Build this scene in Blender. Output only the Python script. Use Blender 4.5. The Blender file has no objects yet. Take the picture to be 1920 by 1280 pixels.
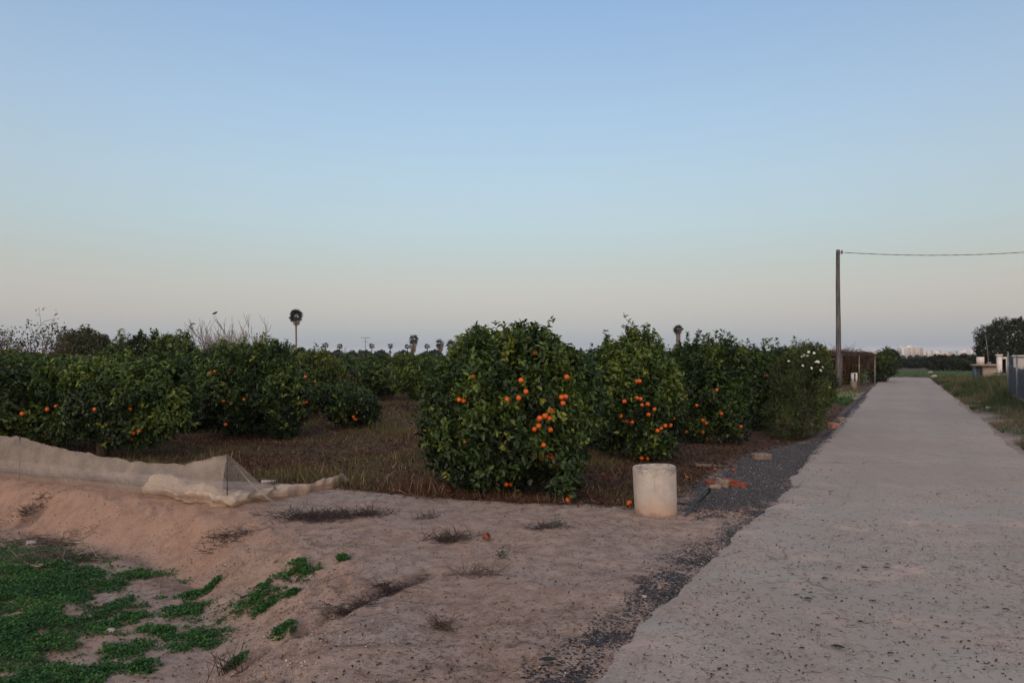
import bpy, math, random
import numpy as np
from mathutils import Vector
rad = math.radians
S = bpy.context.scene
C = S.collection
random.seed(7)
RG = np.random.default_rng(11)

# ------------------------------------------------------------------ camera
FPX = 1400.0; CAMH = 1.6; HOR = 668.0
TILT = math.atan((HOR - 640.0) / FPX)
cd = bpy.data.cameras.new('camera'); cam = bpy.data.objects.new('camera', cd); C.objects.link(cam)
cam.location = (0, 0, CAMH); cam.rotation_euler = (rad(90) + TILT, 0, 0)
cd.sensor_width = 36.0; cd.lens = FPX / 1920.0 * 36.0
cd.clip_start = 0.05; cd.clip_end = 9000
S.camera = cam

# ------------------------------------------------------------------ world, sun, exposure
S.view_settings.view_transform = 'Standard'; S.view_settings.look = 'None'
S.view_settings.gamma = 1.0; S.view_settings.exposure = 0.0
try: S.view_settings.use_curve_mapping = False
except Exception: pass
SUN_AZ = rad(205)      # compass bearing of the set sun: behind the camera, slightly to its left
SUN_EL = rad(9)

def lin(r, g, b):
    f = lambda c: (c/255.0/12.92) if c/255.0 <= 0.04045 else ((c/255.0 + 0.055)/1.055)**2.4
    return (f(r), f(g), f(b), 1.0)

w = bpy.data.worlds.new("World"); S.world = w; w.use_nodes = True
nt = w.node_tree; nt.nodes.clear()
def wn(t, **k):
    n = nt.nodes.new(t)
    for a, b in k.items(): setattr(n, a, b)
    return n
def wm(op, a, b=None, clamp=False):
    n = wn('ShaderNodeMath', operation=op, use_clamp=clamp)
    for i, v in enumerate((a, b)):
        if v is None: continue
        if isinstance(v, (int, float)): n.inputs[i].default_value = v
        else: nt.links.new(v, n.inputs[i])
    return n.outputs[0]
tc = wn('ShaderNodeTexCoord'); sp = wn('ShaderNodeSeparateXYZ')
nt.links.new(tc.outputs['Generated'], sp.inputs[0])
zc = wm('MAXIMUM', sp.outputs['Z'], 0.0)
zr = wm('POWER', zc, 0.5)
ramp = wn('ShaderNodeValToRGB'); nt.links.new(zr, ramp.inputs[0])
SKY = [(0.000, (155,165,177)), (0.013, (164,173,181)), (0.035, (180,184,184)), (0.056, (192,191,187)),
       (0.085, (196,197,192)), (0.118, (192,202,200)), (0.170, (187,209,217)), (0.225, (182,208,225)),
       (0.300, (170,200,228)), (0.434, (144,179,219)), (0.65, (134,163,204)), (1.0, (136,154,184))]
el = ramp.color_ramp.elements
while len(el) < len(SKY): el.new(0.5)
for i, (z, c) in enumerate(SKY):
    el[i].position = z**0.5; el[i].color = lin(*c)
# azimuth: the sky is brighter and warmer towards the afterglow behind the camera, dimmer off to the right
back = wm('MULTIPLY_ADD', sp.outputs['Y'], -0.5); back.node.inputs[2].default_value = 0.5
back = wm('POWER', back, 1.6, True)
low = wm('SUBTRACT', 1.0, wm('MULTIPLY', zc, 1.05, True), True)
glow = wm('MULTIPLY', back, wm('POWER', low, 1.3))
gain = wm('SUBTRACT', 1.0, wm('MULTIPLY', wm('POWER', wm('MAXIMUM', sp.outputs['X'], 0.0), 2.0), 0.42))
gain2 = wm('SUBTRACT', gain, wm('MULTIPLY', wm('POWER', wm('MAXIMUM', wm('MULTIPLY', sp.outputs['X'], -1.0), 0.0), 2.0), 0.42))
mul = wn('ShaderNodeVectorMath', operation='SCALE')
nt.links.new(ramp.outputs[0], mul.inputs[0]); nt.links.new(gain2, mul.inputs['Scale'])
gcol = wn('ShaderNodeVectorMath', operation='SCALE'); gcol.inputs[0].default_value = (2.0, 1.32, 0.88)
nt.links.new(glow, gcol.inputs['Scale'])
add1 = wn('ShaderNodeVectorMath', operation='ADD')
nt.links.new(mul.outputs[0], add1.inputs[0]); nt.links.new(gcol.outputs[0], add1.inputs[1])
sky = wn('ShaderNodeTexSky'); sky.sky_type = 'NISHITA'; sky.sun_disc = False
sky.sun_elevation = rad(1.0); sky.sun_rotation = SUN_AZ; sky.air_density = 1.0; sky.dust_density = 1.5
skb = wn('ShaderNodeVectorMath', operation='SCALE'); skb.inputs['Scale'].default_value = 0.02
nt.links.new(sky.outputs[0], skb.inputs[0])
add2 = wn('ShaderNodeVectorMath', operation='ADD')
nt.links.new(add1.outputs[0], add2.inputs[0]); nt.links.new(skb.outputs[0], add2.inputs[1])
bg = wn('ShaderNodeBackground'); wo = wn('ShaderNodeOutputWorld')
nt.links.new(add2.outputs[0], bg.inputs[0]); bg.inputs[1].default_value = 1.0
nt.links.new(bg.outputs[0], wo.inputs[0])

sl = bpy.data.lights.new('afterglow', 'SUN'); sl.energy = 1.7; sl.angle = rad(80); sl.color = (1.0, 0.80, 0.62)
so = bpy.data.objects.new('afterglow', sl); C.objects.link(so)
sdir = Vector((math.sin(SUN_AZ)*math.cos(rad(34)), math.cos(SUN_AZ)*math.cos(rad(34)), math.sin(rad(34))))
so.rotation_euler = (-sdir).to_track_quat('-Z', 'Y').to_euler()

# ------------------------------------------------------------------ pixel -> place helpers (photo pixels, 1920x1280)
def ray(px, py):
    x, z = (px - 960.0)/FPX, -(py - 640.0)/FPX
    c, s = math.cos(TILT), math.sin(TILT)
    return np.array([x, c - z*s, s + z*c])
def atz(px, py, z=0.0):
    d = ray(px, py); t = (z - CAMH)/d[2]
    return np.array([d[0]*t, d[1]*t, z])
def atY(px, py, Y):
    d = ray(px, py); t = Y/d[1]
    return np.array([d[0]*t, Y, CAMH + d[2]*t])

# ------------------------------------------------------------------ noise
_perm = np.random.default_rng(3).integers(0, 2**31, 4096)
def _h(*ii):
    h = np.zeros(np.broadcast(*ii).shape, dtype=np.int64)
    for k, i in enumerate(ii): h = _perm[(h + i.astype(np.int64)*(7919 + 104*k)) & 4095]
    return (h & 0xffff)/65535.0
def n2(x, y, s=0):
    x = np.asarray(x, float); y = np.asarray(y, float)
    xi = np.floor(x); yi = np.floor(y); fx = x-xi; fy = y-yi
    fx = fx*fx*(3-2*fx); fy = fy*fy*(3-2*fy); sa = np.full_like(xi, s)
    a = _h(xi, yi, sa); b = _h(xi+1, yi, sa); c = _h(xi, yi+1, sa); d = _h(xi+1, yi+1, sa)
    return (a*(1-fx)+b*fx)*(1-fy) + (c*(1-fx)+d*fx)*fy
def fbm(x, y, o=4, s=0):
    r = 0; a = 1; t = 0
    for k in range(o):
        r = r + a*n2(x*2**k + 13.7*k, y*2**k - 7.1*k, s+k); t += a; a *= .5
    return r/t
def n3(p, s=0):
    i = np.floor(p); f = p-i; f = f*f*(3-2*f); r = 0; sa = np.full(len(p), s, float)
    for dx in (0, 1):
        for dy in (0, 1):
            for dz in (0, 1):
                wgt = (f[:,0] if dx else 1-f[:,0])*(f[:,1] if dy else 1-f[:,1])*(f[:,2] if dz else 1-f[:,2])
                r = r + wgt*_h(i[:,0]+dx, i[:,1]+dy, i[:,2]+dz, sa)
    return r
def sstep(a, b, x):
    t = np.clip((x-a)/(b-a), 0, 1); return t*t*(3-2*t)

# ------------------------------------------------------------------ polygons
def segd(x, y, P, closed=True):
    P = np.asarray(P, float); n = len(P); best = np.full(np.shape(x), 1e9)
    for i in range(n if closed else n-1):
        a = P[i]; b = P[(i+1) % n]; ab = b-a; L = ab@ab
        t = np.clip(((x-a[0])*ab[0] + (y-a[1])*ab[1])/max(L, 1e-9), 0, 1)
        best = np.minimum(best, np.hypot(x-a[0]-t*ab[0], y-a[1]-t*ab[1]))
    return best
def inside(x, y, P):
    P = np.asarray(P, float); n = len(P); r = np.zeros(np.shape(x), bool)
    for i in range(n):
        a = P[i]; b = P[(i+1) % n]
        c = (a[1] > y) != (b[1] > y)
        with np.errstate(divide='ignore', invalid='ignore'):
            r ^= c & (x < (b[0]-a[0])*(y-a[1])/(b[1]-a[1] + 1e-12) + a[0])
    return r
def sdf(x, y, P):
    d = segd(x, y, P); return np.where(inside(x, y, P), d, -d)      # positive inside
def pxpoly(L, z=0.0): return [tuple(atz(a, b, z)[:2]) for a, b in L]

RD = np.array([0.4622, 0.8868]); RN = np.array([0.8868, -0.4622])      # along the road, to its right
RL = np.array([2.99, 8.55])                                             # a point on its left edge
RW = 3.06
def rst(x, y):
    dx = x-RL[0]; dy = y-RL[1]
    return dx*RD[0]+dy*RD[1], dx*RN[0]+dy*RN[1]
def rxy(s, t): return RL[0]+RD[0]*s+RN[0]*t, RL[1]+RD[1]*s+RN[1]*t
ROAD_END = 58.0

GRAV1 = pxpoly([(1645,716),(1600,765),(1560,815),(1480,826),(1395,846),(1375,872),(1300,905),(1290,948),(1390,956),(1445,948),(1468,925),(1516,870),(1566,820),(1650,725)])
GRAV2 = pxpoly([(1440,940),(1380,962),(1345,985),(1335,1010),(1320,1050),(1225,1110),(1150,1180),(1085,1240),(1030,1320),(1190,1320),(1240,1180),(1295,1100),(1350,1040),(1405,990),(1450,950)])
ORCH = pxpoly([(-900,880),(0,862),(200,882),(450,905),(660,918),(830,935),(1000,947),(1190,952),(1290,930),(1335,900),(1400,858),(1500,826),(1560,808),(1600,765),(1646,716),(1655,705)]) + [(60,130),(-120,130),(-60,10)]
ORCH = ORCH[:-3] + [(50, 110), (-140, 110), (-120, 14)]
BANK = [(-40,12.5),(-12,10.3),(-6.6,9.42),(-4.6,8.35),(-3.4,7.7),(-2.5,7.0),(-1.7,6.1),(-1.25,5.2),(-1.15,4.2),(-1.3,3.0),(-1.9,1.0),(-3,-3),(-4,-30)]
LOWP = BANK + [(-60,-30),(-60,12.5)]

FUR = [(-.66,5.50),(-.80,5.28),(-.97,5.00),(-1.20,4.72),(-1.36,4.58),(-1.6,4.42)]
FUR2 = [(.9,6.7),(.1,6.1),(-.66,5.4),(-1.2,4.6),(-1.5,3.6)]
def height(x, y, detail=True):
    x = np.asarray(x, float); y = np.asarray(y, float)
    s, t = rst(x, y)
    d = sdf(x, y, LOWP)                                   # >0 in the sunken field
    wdt = np.interp(x, [-7, -3.2, -1.5], [0.30, 0.40, 0.75])
    dn = d + 0.22*(fbm(x*1.3, y*1.3, 3, 5)-.5)
    z = -0.36*sstep(-wdt*.35, wdt*1.3, dn)
    o = sstep(-0.1, 0.5, sdf(x, y, ORCH))
    z = z - 0.04*o + o*0.05*(fbm(x*.8, y*.8, 3, 9)-.5)
    # a low lip along the top of the bank
    z = z + 0.05*np.exp(-((d+0.45)/0.35)**2)*sstep(-1.8, -3.2, x)
    # roadside
    zr_ = -0.055*sstep(0.0, 0.25, -t)*sstep(1.6, 0.5, -t)*sstep(1, 4, s)
    z = z + zr_
    z = z + 0.55*np.exp(-(((s-28)/13)**2 + ((t-RW-4.2)/2.8)**2))          # grassy hump right of the road
    z = z + 0.10*sstep(0.3, 2.0, t-RW)*sstep(4, 12, s)
    z = z - 0.55*sstep(ROAD_END-6, ROAD_END+12, s)*sstep(-6, 0, t)         # the fields beyond the end of the road lie lower
    z = z + 0.4*np.exp(-((s-63)/3.0)**2 - ((t-3.8)/3.0)**2)
    if detail:
        r = np.hypot(x, y)
        clay = np.exp(-((d-0.02)/0.35)**2)
        amp = 1/(1+r/60)
        und = 0.035*(fbm(x*.7, y*.7, 2, 21)-.5) + 0.03*(fbm(x*2.3, y*2.3, 3, 31)-.5)
        fine = 0.034*(fbm(x*9, y*9, 4, 41)-.5)*sstep(14, 7, r) + .016*(fbm(x*9, y*9, 2, 41)-.5)*sstep(7, 14, r)
        rough = (0.13*(fbm(x*3.2, y*3.2, 3, 51)-.5) + 0.085*(fbm(x*11, y*11, 3, 61)-.5))*clay
        # old tyre and foot furrows running down the slope
        fq = segd(x, y, FUR, False) + .07*(fbm(x*6, y*6, 3, 33)-.5)
        fur = 0.05*np.exp(-(fq/.075)**2)
        for (ox, oy) in ((1.35, .55), (1.62, .62), (2.9, -.2)):
            fur = fur + .016*np.exp(-(segd(x-ox, y-oy, FUR2, False)/.09)**2)*(.5+fbm(x*9, y*9, 2, 34))
        road_in = sstep(-0.45, 0.05, t - .20*sstep(2.6, .4, s) + .20*sstep(-.5,-5,s))*sstep(0.45, -0.05, t-RW)*sstep(ROAD_END+1, ROAD_END-1, s)
        z = z + (und + fine + rough - fur)*(1-road_in)
        z = np.where(road_in > 0, z*(1-road_in) - 0.03*road_in, z)
    return z
def gz(x, y): return float(height(np.array([x]), np.array([y]))[0])
def ground_at(px, py):
    z = 0.0
    for _ in range(12):
        p = atz(px, py, z); z = 0.5*z + 0.5*gz(p[0], p[1])
    p = atz(px, py, z); p[2] = gz(p[0], p[1]); return p

# ------------------------------------------------------------------ mesh helpers
def np_mesh(name, V, F, tint=None, smooth=False):
    V = np.ascontiguousarray(V, dtype=np.float32).reshape(-1, 3)
    me = bpy.data.meshes.new(name)
    if isinstance(F, np.ndarray): FL = [F]
    else: FL = [f for f in F if len(f)]
    nl = sum(f.size for f in FL); nf = sum(len(f) for f in FL)
    me.vertices.add(len(V)); me.vertices.foreach_set('co', V.ravel())
    me.loops.add(nl); me.loops.foreach_set('vertex_index', np.concatenate([f.ravel() for f in FL]).astype(np.int32))
    me.polygons.add(nf)
    st = []; off = 0
    for f in FL:
        st.append(off + np.arange(len(f))*f.shape[1]); off += f.size
    me.polygons.foreach_set('loop_start', np.concatenate(st).astype(np.int32))
    if smooth: me.polygons.foreach_set('use_smooth', np.ones(nf, bool))
    if tint is not None:
        tint = np.asarray(tint, dtype=np.float32)
        if tint.ndim == 1: tint = np.stack([tint]*3 + [np.ones_like(tint)], 1)
        a = me.color_attributes.new('tint', 'FLOAT_COLOR', 'POINT')
        a.data.foreach_set('color', np.ascontiguousarray(tint, dtype=np.float32).ravel())
    me.update(calc_edges=True); me.validate()
    return me
def link(name, me, mat, parent=None, loc=None):
    o = bpy.data.objects.new(name, me); C.objects.link(o)
    if mat is not None and me is not None and not me.materials:
        for m in (mat if isinstance(mat, (list, tuple)) else [mat]): me.materials.append(m)
    if parent is not None: o.parent = parent
    if loc is not None: o.location = tuple(float(v) for v in loc)
    return o
def tag(o, label=None, cat=None, group=None, kind=None):
    if label: o['label'] = label
    if cat: o['category'] = cat
    if group: o['group'] = group
    if kind: o['kind'] = kind
    return o
def thing(name, label, cat, loc, group=None, rz=0.0):
    o = bpy.data.objects.new(name, None); C.objects.link(o)
    o.location = tuple(float(v) for v in loc); o.rotation_euler = (0, 0, rz); o.empty_display_size = .1
    return tag(o, label, cat, group)
def dup(root, loc, label=None, rz=None, sc=None):
    r = root.copy(); C.objects.link(r); r.location = tuple(float(v) for v in loc)
    if rz is not None: r.rotation_euler = (0, 0, rz)
    if sc is not None: r.scale = (sc, sc, sc) if isinstance(sc, (int, float)) else sc
    if label: r['label'] = label
    for ch in list(root.children):
        c = ch.copy(); C.objects.link(c); c.parent = r
        for g in list(ch.children):
            d = g.copy(); C.objects.link(d); d.parent = c
    return r

class MB:
    def __init__(s): s.v = []; s.q = []; s.t = []; s.n = 0
    def add(s, V, Q=None, T=None):
        V = np.asarray(V, float).reshape(-1, 3)
        if Q is not None and len(Q): s.q.append(np.asarray(Q, int).reshape(-1, 4)+s.n)
        if T is not None and len(T): s.t.append(np.asarray(T, int).reshape(-1, 3)+s.n)
        s.v.append(V); s.n += len(V)
    def box(s, c, d, rz=0.0, jit=0.0, tilt=(0, 0)):
        x, y, z = (np.asarray(d, float)/2)
        V = np.array([[-x,-y,-z],[x,-y,-z],[x,y,-z],[-x,y,-z],[-x,-y,z],[x,-y,z],[x,y,z],[-x,y,z]])
        if jit: V = V + RG.uniform(-jit, jit, V.shape)
        cx, sx = math.cos(tilt[0]), math.sin(tilt[0]); cy, sy = math.cos(tilt[1]), math.sin(tilt[1])
        V = V@np.array([[1,0,0],[0,cx,sx],[0,-sx,cx]])@np.array([[cy,0,-sy],[0,1,0],[sy,0,cy]])
        cc, ss = math.cos(rz), math.sin(rz)
        V = V@np.array([[cc, ss, 0],[-ss, cc, 0],[0,0,1]])
        s.add(V+np.asarray(c, float), [[0,3,2,1],[4,5,6,7],[0,1,5,4],[1,2,6,5],[2,3,7,6],[3,0,4,7]])
    def tube(s, pts, rs, n=6, cap=True):
        pts = np.asarray(pts, float); m = len(pts); rs = np.broadcast_to(np.asarray(rs, float), (m,))
        T = np.gradient(pts, axis=0); T /= np.linalg.norm(T, axis=1)[:, None]+1e-9
        ref = np.array([0.31, 0.22, 0.93]) if abs(T[0]@np.array([0.31,.22,.93])) < .9 else np.array([1., 0, 0])
        a = np.linspace(0, 2*np.pi, n, endpoint=False); V = []
        for i in range(m):
            u = np.cross(T[i], ref); u /= np.linalg.norm(u)+1e-9; v = np.cross(T[i], u)
            V.append(pts[i] + rs[i]*(np.cos(a)[:, None]*u + np.sin(a)[:, None]*v))
        V = np.concatenate(V); Q = []
        for i in range(m-1):
            for k in range(n): Q.append([i*n+k, i*n+(k+1) % n, (i+1)*n+(k+1) % n, (i+1)*n+k])
        Tt = []
        if cap:
            V = np.vstack([V, pts[0], pts[-1]])
            for k in range(n):
                Tt.append([m*n, (k+1) % n, k]); Tt.append([m*n+1, (m-1)*n+k, (m-1)*n+(k+1) % n])
        s.add(V, Q, Tt)
    def mesh(s, name, smooth=False, tint=None):
        F = []
        if s.q: F.append(np.concatenate(s.q))
        if s.t: F.append(np.concatenate(s.t))
        return np_mesh(name, np.concatenate(s.v), F, tint, smooth)
    def build(s, name, mat, parent=None, loc=None, smooth=False):
        return link(name, s.mesh(name, smooth), mat, parent, loc)

def unit(a): return a/(np.linalg.norm(a, axis=-1, keepdims=True)+1e-9)
def leaves(P, D, N, L, W, droop=.12, fold=.18):
    D = unit(D); Sd = unit(np.cross(D, N)); N = np.cross(Sd, D)
    L = np.broadcast_to(L, (len(P),))[:, None]; W = np.broadcast_to(W, (len(P),))[:, None]
    V = np.stack([P,
        P+D*L*.28+Sd*W*.46+N*W*fold, P+D*L*.70+Sd*W*.40+N*(W*fold-L*droop*.4),
        P+D*L-N*L*droop,
        P+D*L*.70-Sd*W*.40+N*(W*fold-L*droop*.4), P+D*L*.28-Sd*W*.46+N*W*fold], 1)
    b = np.arange(len(P))[:, None]*6
    F = np.concatenate([b+np.array([[0,1,2,3]]), b+np.array([[0,3,4,5]])])
    return V.reshape(-1, 3), F
def blades(P, D, L, W, curve=.25):
    n = len(P); D = unit(D); Sd = unit(np.cross(D, RG.normal(size=(n, 3)))); N = np.cross(Sd, D)
    L = np.broadcast_to(L, (n,))[:, None]; W = np.broadcast_to(W, (n,))[:, None]
    M = P+D*L*.55+N*L*curve*.3; T = P+D*L+N*L*curve
    V = np.stack([P-Sd*W*.5, P+Sd*W*.5, M+Sd*W*.4, M-Sd*W*.4, T], 1)
    b = np.arange(n)[:, None]*5
    return V.reshape(-1, 3), b+np.array([[0,1,2,3]]), b+np.array([[3,2,4]])

# ------------------------------------------------------------------ materials
def mat_new(name):
    m = bpy.data.materials.new(name); m.use_nodes = True; t = m.node_tree; t.nodes.clear()
    return m, t
class NT:
    def __init__(s, t): s.t = t
    def n(s, ty, ins=None, **k):
        o = s.t.nodes.new(ty)
        for a, b in k.items(): setattr(o, a, b)
        for a, b in (ins or {}).items():
            if isinstance(b, bpy.types.NodeSocket): s.t.links.new(b, o.inputs[a])
            else: o.inputs[a].default_value = b
        return o
    def math(s, op, a, b=0.0, clamp=False):
        return s.n('ShaderNodeMath', {0: a, 1: b}, operation=op, use_clamp=clamp).outputs[0]
    def noise(s, vec, scale, detail=4, rough=.55, dist=0.0):
        return s.n('ShaderNodeTexNoise', {'Vector': vec, 'Scale': scale, 'Detail': detail, 'Roughness': rough, 'Distortion': dist}).outputs['Fac']
    def mapr(s, v, a, b, c=0.0, d=1.0, smooth=True):
        o = s.n('ShaderNodeMapRange', {'Value': v, 'From Min': a, 'From Max': b, 'To Min': c, 'To Max': d})
        if smooth: o.interpolation_type = 'SMOOTHSTEP'
        return o.outputs[0]
    def mix(s, f, a, b, blend='MIX'):
        o = s.n('ShaderNodeMix', data_type='RGBA', blend_type=blend)
        for i, v in ((0, f), (6, a), (7, b)):
            if isinstance(v, bpy.types.NodeSocket): s.t.links.new(v, o.inputs[i])
            elif i == 0: o.inputs[i].default_value = v
            else: o.inputs[i].default_value = (*v[:3], 1.0)
        return o.outputs[2]
    def out(s, sh): s.n('ShaderNodeOutputMaterial', {'Surface': sh})
    def pos(s): return s.n('ShaderNodeTexCoord').outputs['Object']
    def scale(s, v, sc):
        return s.n('ShaderNodeMapping', {'Vector': v, 'Scale': sc}).outputs[0]

def simple(name, c1, c2=None, scale=8.0, rough=.85, bump=.3, bscale=None, spec=.25, metallic=0.0, stretch=(1,1,1), lo=.35, hi=.65, bdist=.01):
    m, t = mat_new(name); g = NT(t); p = g.scale(g.pos(), stretch)
    c2 = c2 or tuple(v*.6 for v in c1)
    f = g.mapr(g.noise(p, scale, 6, .62), lo, hi)
    col = g.mix(f, c1, c2)
    bs = g.noise(p, bscale or scale*4, 5, .6)
    bp = g.n('ShaderNodeBump', {'Strength': bump, 'Distance': bdist, 'Height': bs})
    b = g.n('ShaderNodeBsdfPrincipled', {'Base Color': col, 'Roughness': rough, 'Specular IOR Level': spec, 'Metallic': metallic, 'Normal': bp.outputs[0]})
    g.out(b.outputs[0]); return m
def leafmat(name, cols, rough=.5, trans=.18, spec=.4):
    """cols: colour stops along the per-leaf 'tint' attribute (leaf age, plus crown tops painted lighter as if sunlit)"""
    m, t = mat_new(name); g = NT(t)
    at = g.n('ShaderNodeAttribute'); at.attribute_name = 'tint'
    r = g.n('ShaderNodeValToRGB', {0: at.outputs['Fac']})
    e = r.color_ramp.elements
    while len(e) < len(cols): e.new(.5)
    for i, (p, c) in enumerate(cols): e[i].position = p; e[i].color = (*c, 1)
    b = g.n('ShaderNodeBsdfPrincipled', {'Base Color': r.outputs[0], 'Roughness': rough, 'Specular IOR Level': spec})
    tr = g.n('ShaderNodeBsdfTranslucent', {'Color': r.outputs[0]})
    mx = g.n('ShaderNodeMixShader', {0: trans, 1: b.outputs[0], 2: tr.outputs[0]})
    g.out(mx.outputs[0]); return m

M = {}
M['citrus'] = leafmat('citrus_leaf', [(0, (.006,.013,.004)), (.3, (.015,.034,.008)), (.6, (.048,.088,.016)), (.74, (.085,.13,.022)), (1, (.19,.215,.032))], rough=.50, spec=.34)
M['citrus_yellow'] = leafmat('citrus_leaf_yellowing', [(0, (.018,.034,.009)), (.35, (.042,.068,.013)), (.7, (.10,.125,.020)), (1, (.22,.21,.035))], rough=.55, spec=.3)
M['dark_leaf'] = leafmat('evergreen_leaf', [(0, (.014,.022,.012)), (.6, (.030,.040,.020)), (1, (.060,.065,.032))], rough=.7, spec=.2)
M['olive_leaf'] = leafmat('olive_leaf', [(0, (.030,.034,.016)), (.6, (.062,.066,.028)), (1, (.12,.11,.05))], rough=.7, spec=.2)
M['palm_leaf'] = leafmat('palm_leaf', [(0, (.018,.026,.014)), (.5, (.035,.048,.024)), (.8, (.11,.075,.045)), (1, (.20,.13,.085))], rough=.7, spec=.2)
M['weed'] = leafmat('weed_leaf', [(0, (.014,.048,.014)), (.5, (.032,.105,.025)), (.85, (.075,.165,.035)), (1, (.19,.17,.06))], rough=.6, spec=.25, trans=.2)
M['grass'] = leafmat('grass_blade', [(0, (.022,.042,.014)), (.45, (.045,.075,.022)), (.75, (.11,.095,.055)), (1, (.25,.20,.13))], rough=.7, spec=.2)
M['drygrass'] = leafmat('dry_weed', [(0, (.034,.019,.012)), (.4, (.090,.048,.030)), (.7, (.135,.082,.050)), (.85, (.085,.095,.032)), (1, (.30,.22,.14))], rough=.8, spec=.1, trans=.1)
M['twig'] = simple('dead_twig', (.055,.042,.036), (.12,.092,.075), 14, .9, .2)
M['char'] = simple('dark_dead_stalks', (.032,.026,.026), (.075,.058,.052), 14, .95, .2)
M['straw'] = simple('pale_stick', (.34,.28,.22), (.20,.155,.115), 14, .9, .2)
M['bark'] = simple('bark', (.085,.062,.046), (.040,.029,.022), 9, .95, .8, 30, stretch=(3,3,1))
M['palebark'] = simple('pale_bark', (.30,.275,.26), (.17,.15,.14), 6, .9, .4)
M['palmbark'] = simple('palm_trunk', (.17,.14,.12), (.085,.07,.06), 7, .95, .8, 9, stretch=(1,1,3))
M['orange'] = simple('orange_peel', (.50,.068,.005), (.57,.115,.010), 14, .42, .25, 260, spec=.45, bdist=.002)
M['oldorange'] = simple('bruised_orange_peel', (.26,.075,.02), (.17,.05,.02), 25, .6, .25, 200)
M['woodpole'] = simple('weathered_timber', (.125,.125,.125), (.042,.040,.040), 3.0, .92, .7, 30, stretch=(8,8,.5))
M['white'] = simple('flower_petal', (.80,.79,.74), (.70,.69,.62), 9, .6, .1)
M['render'] = simple('grey_white_render', (.66,.62,.58), (.54,.50,.46), 2.5, .9, .3, 30)
M['render2'] = simple('tan_render', (.42,.35,.29), (.33,.27,.22), 3.0, .9, .4, 30)
M['dark'] = simple('dark_opening', (.02,.02,.022), (.03,.03,.03), 4, .9, .1)
M['blue'] = simple('blue_grey_panel', (.10,.13,.20), (.07,.09,.14), 5, .8, .2)
M['tile'] = simple('terracotta_roof', (.36,.20,.14), (.28,.17,.12), 3, .9, .4, 12)
M['ochre'] = simple('ochre_roof', (.34,.26,.18), (.26,.20,.14), 2, .9, .4, 12)
M['brick'] = simple('red_brick', (.23,.068,.045), (.15,.05,.036), 18, .95, .6, 70, bdist=.004)
M['brickpale'] = simple('weathered_brick', (.34,.17,.11), (.24,.13,.09), 14, .95, .6, 60, bdist=.004)
M['mortar'] = simple('mortar', (.25,.195,.155), (.15,.115,.092), 16, .95, .8, 60, bdist=.006)
M['dull'] = simple('soil_stained_block', (.17,.125,.095), (.11,.08,.06), 16, .95, .8, 60, bdist=.006)
M['hose'] = simple('black_poly_hose', (.020,.024,.028), (.035,.038,.040), 10, .35, .1, spec=.5)
M['pipegrey'] = simple('grey_pipe', (.10,.10,.105), (.07,.07,.072), 9, .6, .1)
M['stone'] = simple('pale_stone', (.42,.38,.34), (.30,.26,.23), 9, .9, .5)
M['galv'] = simple('galvanised_steel', (.22,.24,.26), (.15,.165,.18), 9, .5, .2, metallic=.4)
M['wire'] = simple('black_cable', (.02,.02,.02), (.035,.035,.035), 9, .7, .1)
M['gravelmat'] = leafmat('dark_gravel', [(0, (.034,.033,.036)), (.6, (.095,.092,.096)), (.9, (.15,.145,.15)), (1, (.42,.40,.39))], rough=.8, spec=.3, trans=0.0)
M['clod'] = leafmat('soil_clods', [(0, (.20,.125,.095)), (.7, (.33,.225,.175)), (1, (.52,.43,.36))], rough=.95, spec=.1, trans=0.0)
M['feather'] = simple('dark_feathers', (.025,.022,.022), (.045,.04,.038), 30, .8, .1)

# --- concrete tube
def concrete():
    m, t = mat_new('cast_concrete'); g = NT(t); p = g.pos()
    z = g.n('ShaderNodeSeparateXYZ', {0: p}).outputs['Z']
    zz = g.math('ADD', z, g.math('MULTIPLY', g.math('SUBTRACT', g.noise(p, 5, 4), .5), .22))
    base = g.mix(g.mapr(g.noise(p, 7, 6, .65), .35, .68), (.44,.40,.36), (.36,.325,.29))
    soil = g.mapr(zz, .28, .02)                       # mud splashed up from the ground
    c = g.mix(g.math('MULTIPLY', soil, .8), base, (.38,.26,.185))
    c = g.mix(g.math('MULTIPLY', g.mapr(zz, .075, .015), .7), c, (.20,.135,.10))
    rim = g.mapr(zz, .42, .49)
    c = g.mix(g.math('MULTIPLY', rim, g.mapr(g.noise(p, 16, 5), .4, .62)), c, (.22,.20,.17))
    streak = g.mapr(g.noise(g.scale(p, (9, 9, .9)), 2.2, 5, .6), .56, .70)
    c = g.mix(g.math('MULTIPLY', streak, .35), c, (.24,.21,.18))
    pit = g.mapr(g.noise(p, 70, 3), .60, .70)
    c = g.mix(g.math('MULTIPLY', pit, .4), c, (.18,.16,.14))
    bp = g.n('ShaderNodeBump', {'Strength': .5, 'Distance': .004, 'Height': g.noise(p, 60, 6, .7)})
    b = g.n('ShaderNodeBsdfPrincipled', {'Base Color': c, 'Roughness': .9, 'Specular IOR Level': .2, 'Normal': bp.outputs[0]})
    g.out(b.outputs[0]); return m
M['concrete'] = concrete()

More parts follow.
